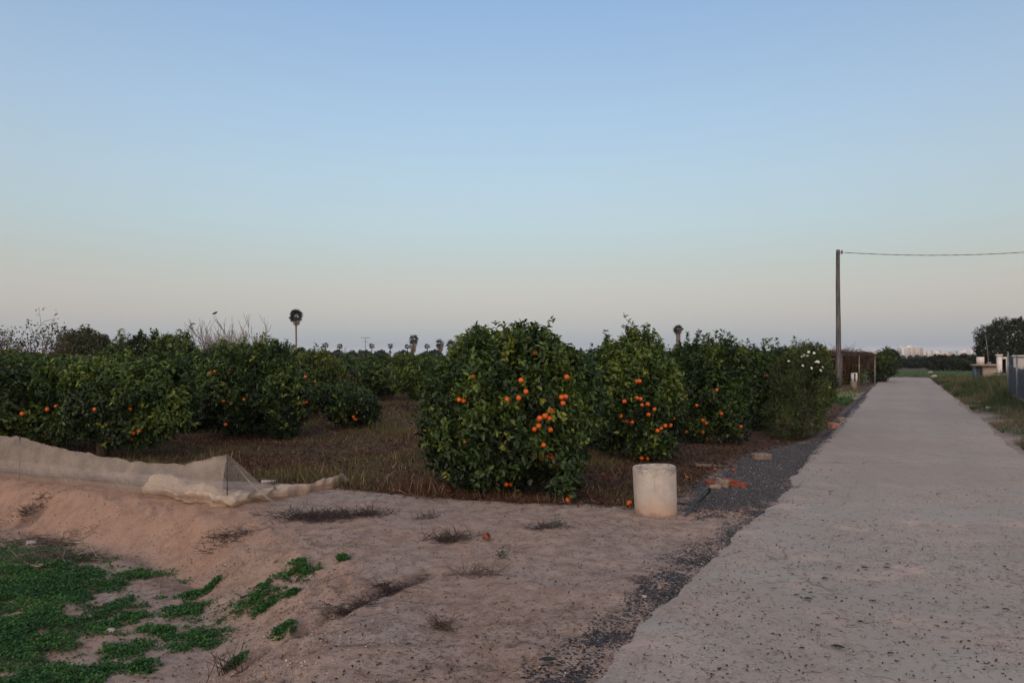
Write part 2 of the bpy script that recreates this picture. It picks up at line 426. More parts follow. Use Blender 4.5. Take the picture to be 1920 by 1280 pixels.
# --- net: fine woven mesh, light passes between the threads
def netmat(name, dens, col):
    m, t = mat_new(name); g = NT(t); p = g.pos()
    tr = g.n('ShaderNodeBsdfTransparent')
    st = g.mapr(g.noise(p, 3.0, 5, .6), .3, .7, -.08, .10)
    f = g.math('ADD', st, dens, True)
    c = g.mix(g.mapr(g.noise(p, 5, 5), .35, .7), col, tuple(v*.78 for v in col))
    z = g.n('ShaderNodeSeparateXYZ', {0: p}).outputs['Z']
    c = g.mix(g.mapr(z, .13, .0, 0, .75), c, (.40,.27,.19))          # soil clinging to the hem
    d = g.n('ShaderNodeBsdfDiffuse', {'Color': c}); tl = g.n('ShaderNodeBsdfTranslucent', {'Color': c})
    dd = g.n('ShaderNodeMixShader', {0: .35, 1: d.outputs[0], 2: tl.outputs[0]})
    bp = g.n('ShaderNodeBump', {'Strength': .5, 'Distance': .01, 'Height': g.noise(g.scale(p, (1, 1, .5)), 14, 5, .6)})
    t.links.new(bp.outputs[0], d.inputs['Normal'])
    mx = g.n('ShaderNodeMixShader', {0: f, 1: tr.outputs[0], 2: dd.outputs[0]})
    g.out(mx.outputs[0]); return m
M['net'] = netmat('insect_net', .36, (.62,.53,.45))
M['netroll'] = netmat('bunched_insect_net', .88, (.66,.56,.46))
M['bluenet'] = netmat('blue_shade_net', .88, (.028,.045,.075))

# --- ground: zones come from the 'tint' attribute  R gravel, G orchard litter, B red clay, A unused -> second attribute 'green'
def groundmat():
    m, t = mat_new('soil'); g = NT(t); p = g.pos()
    at = g.n('ShaderNodeAttribute'); at.attribute_name = 'tint'
    sp_ = g.n('ShaderNodeSeparateColor', {0: at.outputs['Color']}); gr, li, cl = sp_.outputs[0], sp_.outputs[1], sp_.outputs[2]
    at2 = g.n('ShaderNodeAttribute'); at2.attribute_name = 'cover'
    s2 = g.n('ShaderNodeSeparateColor', {0: at2.outputs['Color']}); gn, dk, tr = s2.outputs[0], s2.outputs[1], s2.outputs[2]
    big = g.noise(p, .9, 5, .6); med = g.noise(p, 5.5, 6, .65); fin = g.noise(p, 34, 6, .7); vfin = g.noise(p, 130, 4, .7)
    sand = g.mix(g.mapr(big, .35, .65), (.385,.290,.235), (.350,.285,.245))
    sand = g.mix(g.mapr(med, .44, .66), sand, (.260,.188,.150))
    sand = g.mix(g.mapr(g.noise(p, 14, 6, .7), .50, .66, 0, .75), sand, (.20,.145,.115))
    sand = g.mix(g.mapr(g.noise(p, 2.3, 6, .7), .56, .66, 0, .5), sand, (.43,.345,.295))
    sand = g.mix(g.mapr(fin, .52, .74, 0, .75), sand, (.150,.108,.088))
    sand = g.mix(g.mapr(vfin, .60, .75, 0, .45), sand, (.50,.42,.37))
    sand = g.mix(g.mapr(vfin, .45, .33, 0, .75), sand, (.12,.088,.074))
    clay = g.mix(g.mapr(med, .35, .7), (.37,.245,.180), (.29,.185,.132))
    clay = g.mix(g.mapr(fin, .55, .72, 0, .7), clay, (.42,.29,.22))
    clay = g.mix(g.mapr(fin, .42, .28, 0, .7), clay, (.15,.085,.06))
    c = g.mix(cl, sand, clay)
    lit = g.mix(g.mapr(med, .35, .65), (.070,.042,.030), (.115,.070,.050))
    lit = g.mix(g.mapr(fin, .5, .66, 0, .8), lit, (.17,.115,.082))
    lit = g.mix(g.mapr(vfin, .40, .30, 0, .8), lit, (.025,.016,.012))
    lit = g.mix(g.mapr(g.noise(p, .45, 3), .5, .66, 0, .55), lit, (.075,.070,.030))
    c = g.mix(li, c, lit)
    vor = g.n('ShaderNodeTexVoronoi', {'Vector': p, 'Scale': 62.0, 'Randomness': 1.0})
    vsc = g.n('ShaderNodeSeparateColor', {0: vor.outputs['Color']}); vs = vsc.outputs[0]
    grc = g.mix(g.mapr(vs, .1, .9, smooth=False), (.040,.039,.042), (.135,.130,.132))
    grc = g.mix(g.mapr(vs, .93, .97), grc, (.40,.37,.35))
    gf = g.mapr(g.math('ADD', g.math('SUBTRACT', g.math('ADD', g.math('MULTIPLY', vsc.outputs[1], .75), g.math('MULTIPLY', fin, .5)), gr), 0.0), .14, .04)
    c = g.mix(gf, c, grc)
    grn = g.mix(g.mapr(med, .35, .65), (.045,.070,.024), (.085,.078,.045))
    grn = g.mix(g.mapr(g.noise(p, .35, 4), .47, .58, 0, .6), grn, (.105,.075,.055))
    grn = g.mix(g.mapr(fin, .5, .7), grn, (.12,.10,.06))
    c = g.mix(gn, c, grn)
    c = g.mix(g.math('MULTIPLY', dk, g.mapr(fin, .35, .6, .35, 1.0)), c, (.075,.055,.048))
    h = g.math('ADD', g.math('ADD', g.math('MULTIPLY', med, 1.0), g.math('MULTIPLY', fin, .8)), g.math('MULTIPLY', vfin, .30))
    hv = g.math('ADD', h, g.math('MULTIPLY', g.math('MULTIPLY', vor.outputs['Distance'], -1.6), gf))
    bp = g.n('ShaderNodeBump', {'Strength': .9, 'Distance': .034, 'Height': hv})
    b = g.n('ShaderNodeBsdfPrincipled', {'Base Color': c, 'Roughness': .95, 'Specular IOR Level': .12, 'Normal': bp.outputs[0]})
    g.out(b.outputs[0]); return m
M['ground'] = groundmat()

def roadmat():
    m, t = mat_new('worn_concrete_road'); g = NT(t); p = g.pos()
    at = g.n('ShaderNodeAttribute'); at.attribute_name = 'tint'
    s_ = g.n('ShaderNodeSeparateColor', {0: at.outputs['Color']}); near, edge, track = s_.outputs
    big = g.noise(p, .8, 5, .6, .3); med = g.noise(p, 3.6, 6, .65); fin = g.noise(p, 30, 6, .7); vf = g.noise(p, 120, 4, .7)
    sml = g.n('ShaderNodeTexVoronoi', {'Vector': p, 'Scale': 95.0}); sv = g.n('ShaderNodeSeparateColor', {0: sml.outputs['Color']}).outputs[0]
    c = g.mix(g.mapr(big, .36, .64), (.350,.288,.238), (.312,.278,.240))
    c = g.mix(g.mapr(med, .45, .68, 0, .65), c, (.265,.210,.172))
    c = g.mix(g.mapr(g.noise(p, 1.7, 5, .6), .56, .68, 0, .65), c, (.405,.310,.255))
    c = g.mix(g.mapr(g.noise(p, 1.1, 5, .65, .5), .60, .70, 0, .8), c, (.285,.272,.245))
    c = g.mix(g.math('MULTIPLY', near, g.mapr(fin, .52, .70, 0, .75)), c, (.170,.132,.108))
    c = g.mix(g.mapr(vf, .62, .74, 0, .5), c, (.44,.40,.37))
    c = g.mix(g.mapr(vf, .40, .30, 0, .6), c, (.13,.108,.096))
    c = g.mix(g.mapr(sv, .90, .94, 0, .6), c, (.11,.095,.09))
    c = g.mix(g.mapr(sv, .05, .02, 0, .6), c, (.50,.47,.44))
    c = g.mix(g.math('MULTIPLY', near, g.mapr(g.noise(p, .62, 5, .6, .4), .50, .60, 0, .75)), c, (.310,.292,.258))
    c = g.mix(g.math('MULTIPLY', near, g.mapr(g.noise(p, 1.35, 6, .62, .3), .54, .64, 0, .8)), c, (.44,.335,.275))
    c = g.mix(g.mapr(g.noise(g.scale(p, (1,1,1)), .23, 4, .6), .47, .60, 0, .45), c, (.275,.225,.190))
    # crack
    w_ = g.n('ShaderNodeTexVoronoi', {'Vector': g.n('ShaderNodeVectorMath', {0: p, 1: g.n('ShaderNodeVectorMath', {0: g.n('ShaderNodeTexNoise', {'Vector': p, 'Scale': 2.5, 'Detail': 4}).outputs['Color'], 'Scale': .5}, operation='SCALE').outputs[0]}, operation='ADD').outputs[0], 'Scale': .32}, feature='DISTANCE_TO_EDGE')
    crk = g.math('MULTIPLY', g.mapr(w_.outputs['Distance'], .0045, .0015), g.mapr(g.noise(p, .7, 3), .48, .6))
    c = g.mix(g.math('MULTIPLY', crk, .7), c, (.10,.08,.07))
    ef = g.mapr(g.math('ADD', edge, g.math('MULTIPLY', g.math('SUBTRACT', fin, .5), 1.3)), .5, .8)
    c = g.mix(g.math('MULTIPLY', ef, .85), c, (.085,.078,.076))
    c = g.mix(g.mapr(g.noise(g.scale(p, (1,1,1)), 9, 6, .7), .56, .66, 0, .5), c, (.20,.155,.13))
    c = g.mix(g.math('MULTIPLY', track, .35), c, (.25,.22,.19))
    h = g.math('ADD', g.math('ADD', g.math('MULTIPLY', med, .5), g.math('MULTIPLY', fin, .5)), g.math('MULTIPLY', vf, .35))
    h = g.math('SUBTRACT', h, g.math('MULTIPLY', crk, .6))
    bp = g.n('ShaderNodeBump', {'Strength': .65, 'Distance': .016, 'Height': h})
    b = g.n('ShaderNodeBsdfPrincipled', {'Base Color': c, 'Roughness': .9, 'Specular IOR Level': .2, 'Normal': bp.outputs[0]})
    g.out(b.outputs[0]); return m
M['road'] = roadmat()

# ------------------------------------------------------------------ ground sheet
def weed_density(x, y):
    """0..1 cover of green weeds in the sunken field"""
    d = sdf(x, y, LOWP)
    q = .50*fbm(x*1.1+3, y*1.7, 4, 71) + .50*fbm(x*4.2, y*6.0, 3, 72)
    lft = sstep(-1.9, -4.3, x + 0.45*(y-5))
    thr = 0.600 - 0.225*lft
    v = sstep(thr-.055, thr+0.075, q)*sstep(0.30, 0.8, d)
    v = np.maximum(v, .8*sstep(.615, .70, fbm(x*8+2, y*11, 3, 74))*sstep(.30, .7, d)*sstep(.36, .50, fbm(x*1.3, y*1.3, 2, 78)))
    return v*sstep(-1.7, -2.3, x+0.15*(y-5))
def stripe(x, y):
    s, t = rst(x, y)
    n_ = fbm(x*3.3+5, y*3.3, 4, 83)-.5
    a = sstep(.30, -.02, np.abs(t+.05+.16*sstep(-.5,-5,s)+.34*n_))*sstep(2.2, .6, s)
    b = sstep(.05, -.30, np.hypot((s+.25)/1.1, (t+.35)/.55)-1+1.1*n_)*.75
    return np.maximum(a, b)*(.50 + .50*sstep(.40, .58, fbm(x*3+9, y*3, 3, 87)))
def ground_sheet():
    r = [0.0, .4, .8, 1.2, 1.6]; 
    while r[-1] < 2600: r.append(r[-1]*(1.0068 if r[-1] < 14 else (1.012 if r[-1] < 90 else 1.05)) + (.004 if r[-1] < 3 else 0))
    r = np.array(r)
    a1 = np.linspace(-47, 47, 560); a2 = np.linspace(47, 313, 90)[1:-1]
    a = np.radians(np.concatenate([a1, a2])); na = len(a)
    R_, A_ = np.meshgrid(r, a, indexing='ij')
    x = (R_*np.sin(A_)).ravel(); y = (R_*np.cos(A_)).ravel()
    z = height(x, y)
    i = np.arange(len(r)-1)[:, None]; k = np.arange(na)[None, :]; k2 = (k+1) % na
    F = np.stack([i*na+k, i*na+k2, (i+1)*na+k2, (i+1)*na+k], -1).reshape(-1, 4)[:, ::-1]
    V = np.stack([x, y, z], 1)
    s, t = rst(x, y); rr = np.hypot(x, y)
    nz = fbm(x*4, y*4, 4, 81)-.5; nl = fbm(x*1.1, y*1.1, 4, 82)-.5
    g1 = sdf(x, y, GRAV1); g2 = sdf(x, y, GRAV2)
    sc = np.clip(rr/9, .5, 3)
    gr = np.maximum(sstep(-.16, .22, g1 + .45*nz*sc), stripe(x, y))
    e = sstep(.22, .0, np.abs(t+.10)+.25*nz)*sstep(-.2, 2.5, s)*sstep(40, 30, s); gr = np.maximum(gr, e*.9)
    li = sstep(-.10, .22, sdf(x, y, ORCH) + .5*nz)*(1-gr)
    sandpatch = sstep(.35, .0, np.hypot((x-2.05)*.7, y-7.9)-.3)
    drive = sstep(-.6, .6, 3.2-np.abs(s-26.5)) * sstep(-8, -6, t)*sstep(.2, -.4, t)
    li = li*(1-sandpatch)*(1-.85*drive)
    d = sdf(x, y, LOWP)
    cl = sstep(.95, .25, np.abs(d+.05+.3*nl))*sstep(-1.0, -3.0, x)
    cl = np.maximum(cl, .45*sstep(.5, .62, fbm(x*.9+4, y*.9, 3, 90))*sstep(8.5, 6.5, y)*sstep(1.5, -1.0, x))
    cl = np.maximum(cl, .6*sandpatch)
    rv = t-RW
    gn = sstep(.05, .7, rv + 1.3*nl)*sstep(2.5, 5, s)
    gn = np.maximum(gn, sstep(-2, 3, s-ROAD_END)*sstep(-12, -4, t))
    gn = np.maximum(gn, sstep(150, 260, rr)*.7)
    gn = np.maximum(gn, .38*weed_density(x, y))
    gn = np.maximum(gn, li*.30*sstep(.47, .62, fbm(x*.6+8, y*.6, 3, 95)))
    track = sstep(.9, .2, np.abs(t-1.2+.6*nl))*sstep(0, 1.5, s-ROAD_END)*sstep(12, 8, s-ROAD_END)
    gn = gn*(1-.9*track)*(1-drive)
    # darker soil: furrow, bank foot, burnt patches
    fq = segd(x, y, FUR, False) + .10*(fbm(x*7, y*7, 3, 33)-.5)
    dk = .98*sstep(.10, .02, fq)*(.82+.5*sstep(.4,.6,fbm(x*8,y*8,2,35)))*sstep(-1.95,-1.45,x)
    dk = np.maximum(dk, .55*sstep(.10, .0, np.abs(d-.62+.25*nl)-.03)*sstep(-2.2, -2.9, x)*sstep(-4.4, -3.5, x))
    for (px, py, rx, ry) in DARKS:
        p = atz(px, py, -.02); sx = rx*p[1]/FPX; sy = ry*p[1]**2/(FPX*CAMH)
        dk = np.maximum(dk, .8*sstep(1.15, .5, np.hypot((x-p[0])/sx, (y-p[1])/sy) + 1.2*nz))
    me = np_mesh('ground', V, F, np.stack([gr, li, np.clip(cl, 0, 1), np.ones_like(gr)], 1), smooth=True)
    a = me.color_attributes.new('cover', 'FLOAT_COLOR', 'POINT')
    a.data.foreach_set('color', np.stack([gn, dk, track, np.ones_like(gn)], 1).astype(np.float32).ravel())
    o = link('ground', me, M['ground']); tag(o, kind='structure')
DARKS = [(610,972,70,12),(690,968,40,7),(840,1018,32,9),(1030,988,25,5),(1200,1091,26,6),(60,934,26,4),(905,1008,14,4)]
ground_sheet()

def road_sheet():
    s = [-22.0]
    while s[-1] < ROAD_END:
        yy = max(1.5, RL[1]+RD[1]*s[-1]); s.append(s[-1] + max(.03, yy*.010))
    s = np.array(s); t = np.concatenate([[-.05, -.02, .0], np.linspace(.04, RW-.04, 70), [RW, RW+.02, RW+.05]])
    Sg, Tg = np.meshgrid(s, t, indexing='ij')
    wl = (fbm(Sg*.7, Sg*0+3, 4, 101)-.5)*(.12+.10*sstep(4,0,Sg)) + (fbm(Sg*5, Sg*0+8, 3, 102)-.5)*(.05+.08*sstep(3,0,Sg)) - .05*sstep(2.0,-.8,Sg) - .16*sstep(-.5,-5,Sg)
    wr = (fbm(Sg*.5, Sg*0+5, 4, 103)-.5)*.30 + (fbm(Sg*5, Sg*0+1, 3, 104)-.5)*.08
    wide = sstep(12, 0, ROAD_END-Sg)*0.3
    f = Tg/RW; off = wl*np.clip(1-f, 0, 1.1) + wr*np.clip(f, 0, 1.1) - wide*(1-f) + wide*f
    X = RL[0]+RD[0]*Sg+RN[0]*(Tg+off); Y = RL[1]+RD[1]*Sg+RN[1]*(Tg+off)
    Z = .012 + .018*(fbm(X*1.1, Y*1.1, 3, 111)-.5) + .008*(fbm(X*7, Y*7, 3, 112)-.5)
    edge = np.minimum(Tg, RW-Tg)
    Z = np.where(edge < -.03, -.10, np.where(edge < -.01, -.012, np.where(edge < .03, Z-.006, Z)))
    sink = sstep(2.2, .6, Sg)
    Z = Z - sink*.052*sstep(.24, .0, Tg)
    Z = Z - .55*sstep(ROAD_END-6, ROAD_END+12, Sg)
    V = np.stack([X, Y, Z], -1).reshape(-1, 3); n = len(t)
    i = np.arange(len(s)-1)[:, None]; k = np.arange(n-1)[None, :]
    F = np.stack([i*n+k, i*n+k+1, (i+1)*n+k+1, (i+1)*n+k], -1).reshape(-1, 4)
    near = sstep(1.6, .2, Sg + 1.3*(fbm(X*1.2, Y*1.2, 3, 118)-.5))*.85+.15*sstep(14, 6, Y)
    ed = .5*sstep(.05, .0, edge)*sstep(1,3,Sg) + .50*sstep(.26, .04, Tg + .35*(fbm(X*5, Y*5, 3, 115)-.5))*sstep(2.5, .5, Sg)
    tr = np.exp(-((Tg-.85)/.28)**2)*.6 + np.exp(-((Tg-2.2)/.28)**2)*.8
    me = np_mesh('road', V, F, np.stack([near, np.clip(ed, 0, 1), tr, np.ones_like(tr)], -1).reshape(-1, 4), smooth=True)
    tag(link('road', me, M['road']), kind='structure')
road_sheet()

# ------------------------------------------------------------------ crowns
def crown_mesh(name, lobes, nshoot, kl=7, L=.07, W=.036, seed=0, spread=.15, up=.35, tintbias=0.0, tips=40, tipH=.22, gap=.10):
    """lobes: (cx,cy,cz,rx,ry,rz) local metres. Leaves on short shoots through the outer shell of the lobes."""
    rg = np.random.default_rng(seed); Lb = np.array(lobes, float)
    ar = (Lb[:,3]*Lb[:,5] + Lb[:,3]*Lb[:,4]); ar /= ar.sum()
    li = rg.choice(len(Lb), nshoot*3, p=ar); d = unit(rg.normal(size=(nshoot*3, 3)))
    rf = 1 - np.abs(rg.normal(size=nshoot*3))*.16
    rf = np.where(rg.random(nshoot*3) < .15, rg.uniform(.35, .9, nshoot*3), rf)
    c = Lb[li, :3]; rr = Lb[li, 3:]
    P = c + d*rr*rf[:, None]
    nn = n3(P*4.2+seed*3.1, 5)*.6 + n3(P*9.0+seed, 6)*.4
    n_lo = n3(P*2.3+seed*1.7, 4)
    P = P + d*((nn-.5)*.42+(n_lo-.55)*.62)[:, None]*np.minimum(rr.min(1), .6)[:, None]
    keep = np.ones(len(P), bool)
    for j in range(len(Lb)):
        q = np.linalg.norm((P-Lb[j,:3])/Lb[j,3:], axis=1)
        keep &= ~((q < .72) & (li != j) & (rg.random(len(P)) < .85))
    hole = n3(P*5.5+40+seed, 8)
    keep &= hole > gap + .10 + .20*rg.random(len(P))
    keep &= P[:, 2] > .04
    P = P[keep][:nshoot]; d = d[keep][:nshoot]; n = len(P)
    sd = unit(d + np.array([0, 0, up]) + rg.normal(size=(n, 3))*.45)
    tone = np.clip(n3(P*3.0+seed*7, 9)*.75 + rg.random(n)*.35 - .20 + tintbias + .10*sd[:, 2] + .22*((P[:, 2]-P[:, 2].min())/np.ptp(P[:, 2])-.55), 0, .74)  # height term paints upper shoots lighter, as if sunlit
    young = rg.random(n) < .055 + .10*(n3(P*2.0+seed*5+50, 10) > .66)
    tone = np.where(young, rg.uniform(.72, 1, n), tone)
    sl = np.full(n, spread)
    if tips:                                              # upright shoots breaking the outline
        top = rg.integers(0, n, tips*6); top = top[np.argsort(-P[top, 2] - rg.random(tips*6)*.5)][:tips]
        Pt = P[top]; n_t = 6; TL = rg.uniform(.2, 1.0, tips)**1.8*1.9; lean_ = rg.normal(size=(tips, 3))*.22*np.array([1,1,0])
        for k in range(n_t):
            P = np.vstack([P, Pt + np.array([0, 0, 1.0])*tipH*(k/n_t)*TL[:, None] + lean_*tipH*(k/n_t)*TL[:, None] + rg.normal(size=(tips, 3))*.012])
            sd = np.vstack([sd, unit(np.array([0, 0, 1.0]) + rg.normal(size=(tips, 3))*.2)])
            tone = np.concatenate([tone, np.clip(tone[top]+rg.uniform(-.05, .25, tips), 0, 1)]); sl = np.concatenate([sl, np.full(tips, .06)])
    n = len(P)
    Pk = np.repeat(P, kl, 0); Sk = np.repeat(sd, kl, 0); m = len(Pk)
    tt = np.tile(np.linspace(0, 1, kl), n)*np.repeat(sl, kl)
    rv = unit(np.cross(Sk, rg.normal(size=(m, 3))))
    B = Pk + Sk*tt[:, None] + rg.normal(size=(m, 3))*.008
    D = unit(Sk*.55 + rv + rg.normal(size=(m, 3))*.25)
    N = unit(Sk*.8 + np.array([0, 0, .5]) + rg.normal(size=(m, 3))*.45)
    ls = L*rg.uniform(.65, 1.25, m)
    V, F = leaves(B, D, N, ls, ls*(W/L)*rg.uniform(.8, 1.15, m))
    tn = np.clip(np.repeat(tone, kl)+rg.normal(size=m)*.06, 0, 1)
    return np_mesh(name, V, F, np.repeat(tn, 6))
def trunk_mesh(name, h=.75, r=.06, limbs=6, reach=.7, top=1.5, seed=0, sides=7):
    rg = np.random.default_rng(seed); b = MB()
    lean = rg.normal(size=2)*.05
    b.tube([(0,0,-.08),(lean[0]*.4,lean[1]*.4,h*.4),(lean[0],lean[1],h)], [r*1.35, r, r*.85], sides)
    for i in range(limbs):
        a = 2*np.pi*(i+rg.random()*.5)/limbs; e = rg.uniform(.4, 1.0)*reach
        p0 = np.array([lean[0], lean[1], h*rg.uniform(.75, 1.0)]); p2 = np.array([math.cos(a)*e, math.sin(a)*e, rg.uniform(.6, 1)*top])
        pm = (p0+p2)/2 + np.array([math.cos(a)*e*.12, math.sin(a)*e*.12, -.05]) + rg.normal(size=3)*.04
        b.tube([p0, pm, p2], [r*.55, r*.38, r*.12], 5)
        for _ in range(3):
            q = pm + (p2-pm)*rg.random(); b.tube([q, q+rg.normal(size=3)*.18+np.array([0,0,.12])], [r*.2, r*.07], 4)
    return b.mesh(name, True)

def sphere_mesh(name, r, u=14, v=9, squash=.95, jit=0.0):
    V = [(0,0,-r*squash)]; Q = []; T = []
    for j in range(1, v):
        ph = -math.pi/2 + math.pi*j/v
        for i in range(u):
            a = 2*math.pi*i/u; V.append((r*math.cos(ph)*math.cos(a), r*math.cos(ph)*math.sin(a), r*math.sin(ph)*squash))
    V.append((0,0,r*squash*.96)); V = np.array(V)
    if jit: V = V*(1+RG.uniform(-jit, jit, (len(V), 1)))
    for i in range(u):
        T.append([0, 1+(i+1) % u, 1+i]); T.append([len(V)-1, 1+(v-2)*u+i, 1+(v-2)*u+(i+1) % u])
    for j in range(v-2):
        for i in range(u): Q.append([1+j*u+i, 1+j*u+(i+1) % u, 1+(j+1)*u+(i+1) % u, 1+(j+1)*u+i])
    return np_mesh(name, V, [np.array(Q), np.array(T)], None, True)
ORM = sphere_mesh('orange', .0335); ORM.materials.append(M['orange'])
ORM2 = sphere_mesh('fallen_orange', .036, squash=.86, jit=.02); ORM2.materials.append(M['oldorange'])

def hit_lobes(px, py, lobes, base):
    d = ray(px, py); o = np.array([0, 0, CAMH]) - base; best = None
    for L in lobes:
        c = np.array(L[:3]); r = np.array(L[3:])
        a = (d/r)@(d/r); b_ = 2*((o-c)/r)@(d/r); cc = ((o-c)/r)@((o-c)/r) - 1
        D_ = b_*b_-4*a*cc
        if D_ < 0: continue
        t = (-b_-math.sqrt(D_))/(2*a)
        if best is None or t < best: best = t
    if best is None:
        c = np.array(lobes[0][:3]); best = (c[1]-o[1])/d[1] - .2
    return o + d*best, d

def citrus(label, Y, trunk_px, lobes_px, oranges=(), nshoot=3200, mat='citrus', seed=1, group='orange trees along the orchard edge', kl=7, L=.07, tips=40, tipH=.2, tintbias=0.0, trunk_r=.055, depthk=1.0):
    base = atY(trunk_px, HOR, Y); base[2] = gz(base[0], base[1])
    k = Y/FPX; lobes = []
    for (px, py, dy, rx, rz) in lobes_px:
        c = atY(px, py, Y+dy) - base; lobes.append((c[0], c[1], c[2], rx*k, max(rx, rz*.8)*k*depthk, rz*k))
    root = thing('orange_tree', label, 'orange tree', base, group)
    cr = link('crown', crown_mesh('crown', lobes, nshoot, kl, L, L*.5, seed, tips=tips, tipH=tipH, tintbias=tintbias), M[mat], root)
    link('trunk', trunk_mesh('trunk', .6, trunk_r, 6, .55, 1.35, seed), M['bark'], root)
    for (px, py) in oranges:
        p, d = hit_lobes(px, py, lobes, base)
        p = p - unit(d)*(random.uniform(.02, .085) + .012*(Y/10))
        o = link('orange', ORM, None, root, p); o.rotation_euler = (random.uniform(-.6,.6), random.uniform(-.6,.6), random.uniform(0,6))
        s_ = random.uniform(.86, 1.06); o.scale = (s_, s_, s_)
    return root, lobes, base

c3 = lambda L: [(780+a/3.556, 580+b/3.556) for a, b in L]
c4 = lambda L: [(1180+a/4.0, 600+b/4.0) for a, b in L]
c1 = lambda L: [(a/4.0, 560+b/4.0) for a, b in L]
c2_ = lambda L: [(400+a/4.0, 560+b/4.0) for a, b in L]

citrus('large full orange tree in front, beside the concrete pipe, loaded with fruit', 9.1, 1000,
  [(985,745,-.1,105,100),(925,704,0,84,56),(1012,694,0,70,54),(992,662,.1,26,26),(900,668,0,42,34),(870,770,-.1,62,70),(848,825,-.2,44,60),
   (893,862,-.3,42,52),(960,815,-.2,84,72),(1060,730,0,56,78),(1058,820,-.1,36,72),(1056,898,-.55,16,42),(925,880,-.3,40,34),(1095,760,.2,30,60)],
  c3([(792,290),(700,472),(455,487),(448,567),(733,547),(318,607),(288,602),(610,600),(970,585),(997,582),(980,625),(897,673),(825,725),(860,710),(888,725),(818,775),(790,797),(895,800),(328,878),(850,903),(875,985),(840,988),(907,985),(928,1028),(600,1165),(630,1165),(790,980),(1005,450),(380,450),(685,590)]),
  nshoot=5200, seed=3, tips=55, tipH=.2, trunk_r=.06)
citrus('second orange tree along the road side, fruit hanging in strings low on its right', 11.9, 1195,
  [(1200,745,-.2,62,62),(1165,700,0,48,52),(1205,690,0,44,44),(1182,664,0,34,26),(1222,812,-.3,38,48),(1150,785,0,42,52),(1242,742,0,30,60),(1130,720,.3,35,50)],
  c3([(1492,478),(1475,480),(1475,590),(1498,597),(1390,613),(1507,637),(1545,632),(1590,665),(1550,700),(1365,710),(1408,745),(1440,750),(1432,810),(1610,808),(1635,792),(1662,775),(1695,772),(1715,725),(1545,993),(1505,990)]),
  nshoot=4000, seed=4, tips=60, tipH=.27, tintbias=.05)
citrus('third orange tree along the road side, dense and drooping to the soil', 14.3, 1325,
  [(1325,730,-.1,60,62),(1300,700,0,50,42),(1350,700,0,40,42),(1370,735,0,34,48),(1300,775,0,46,46),(1358,785,-.2,36,40),(1285,672,0,26,18),(1330,668,.1,24,16)],
  c4([(430,562),(395,607),(505,640),(655,523),(690,700),(550,750),(575,772),(550,838),(430,838),(835,797)]), nshoot=3600, seed=5, tips=60, tipH=.27)
citrus('fourth orange tree along the road side, half hidden by the flowering shrub', 16.8, 1425,
  [(1425,700,0,42,38),(1452,738,0,36,45),(1398,690,0,30,30),(1412,765,0,34,36),(1460,690,.2,30,28)],
  c4([(910,447),(890,440),(1030,415),(1095,412),(935,508),(1130,440),(1000,560)]), nshoot=3000, seed=6, tips=55, tipH=.28)
citrus('orange tree behind the white flowers, just left of the timber pole', 20.5, 1520,
  [(1512,688,0,38,34),(1540,690,0,16,26),(1535,728,0,22,36),(1490,676,0,26,22),(1541,712,-.2,17,28)], c4([(1470,330),(1440,318)]), nshoot=2300, seed=7, tips=26, mat='citrus_yellow', tintbias=-.12)
citrus('orange tree at the left edge of the photo, behind the net', 12.4, 30,
  [(45,745,0,90,62),(0,712,0,100,42),(95,790,0,48,38),(-70,750,0,100,80),(110,720,.2,55,42),(10,790,0,60,40)],
  c1([(165,862),(420,805),(355,830)]), nshoot=4200, seed=8, tips=30, tipH=.12, tintbias=.06)
citrus('broad orange tree behind the middle of the net, trunk bare', 12.0, 195,
  [(235,740,0,86,58),(290,755,0,62,62),(185,775,0,56,46),(255,790,0,68,34),(315,712,0,36,34),(200,712,0,60,34)],
  c1([(710,828),(975,828),(1045,990),(1000,1008),(988,1048),(1250,1025)]), nshoot=4600, seed=9, tips=30, tipH=.14, tintbias=.08, trunk_r=.085)
citrus('tall orange tree right of the net stake with three fruit near its top', 15.0, 462,
  [(465,725,0,76,58),(440,695,0,62,42),(520,745,0,54,56),(450,770,0,56,40),(400,735,0,34,56),(535,790,-.2,20,36),(500,690,.1,55,38)],
  c1([(1577,557),(1612,543),(1728,530),(1677,765),(1830,755),(1693,942)]) + c2_([(700,775),(680,780),(615,565),(690,585)]), nshoot=4300, seed=10, tips=60, tipH=.24)
citrus('small low round orange tree on the open weedy patch', 16.8, 650,
  [(652,758,0,48,34),(635,748,0,36,30),(672,768,0,32,26)], c2_([(1060,900),(1050,885),(1070,905)]), nshoot=1900, seed=12, tips=8, tipH=.06, trunk_r=.04, tintbias=-.1)
citrus('young bright green orange tree on a thin trunk in the alley', 23.0, 763,
  [(768,700,0,26,28),(752,715,-.1,18,18),(785,722,0,20,26)], [], nshoot=1300, kl=6, L=.09, seed=13, tips=14, tintbias=.22, trunk_r=.03)
citrus('yellowing orange tree behind the small round one', 19.5, 592,
  [(592,705,0,42,42),(570,735,0,32,44),(620,728,0,34,36)], [], nshoot=2400, seed=14, mat='citrus_yellow', tips=18, tintbias=.0)
citrus('dark orange tree behind the left row, top above its neighbours', 18.5, 250,
  [(255,668,0,52,32),(320,665,0,48,30),(290,700,0,80,40)], [], nshoot=2600, seed=15, tips=60, tipH=.26, tintbias=-.06)

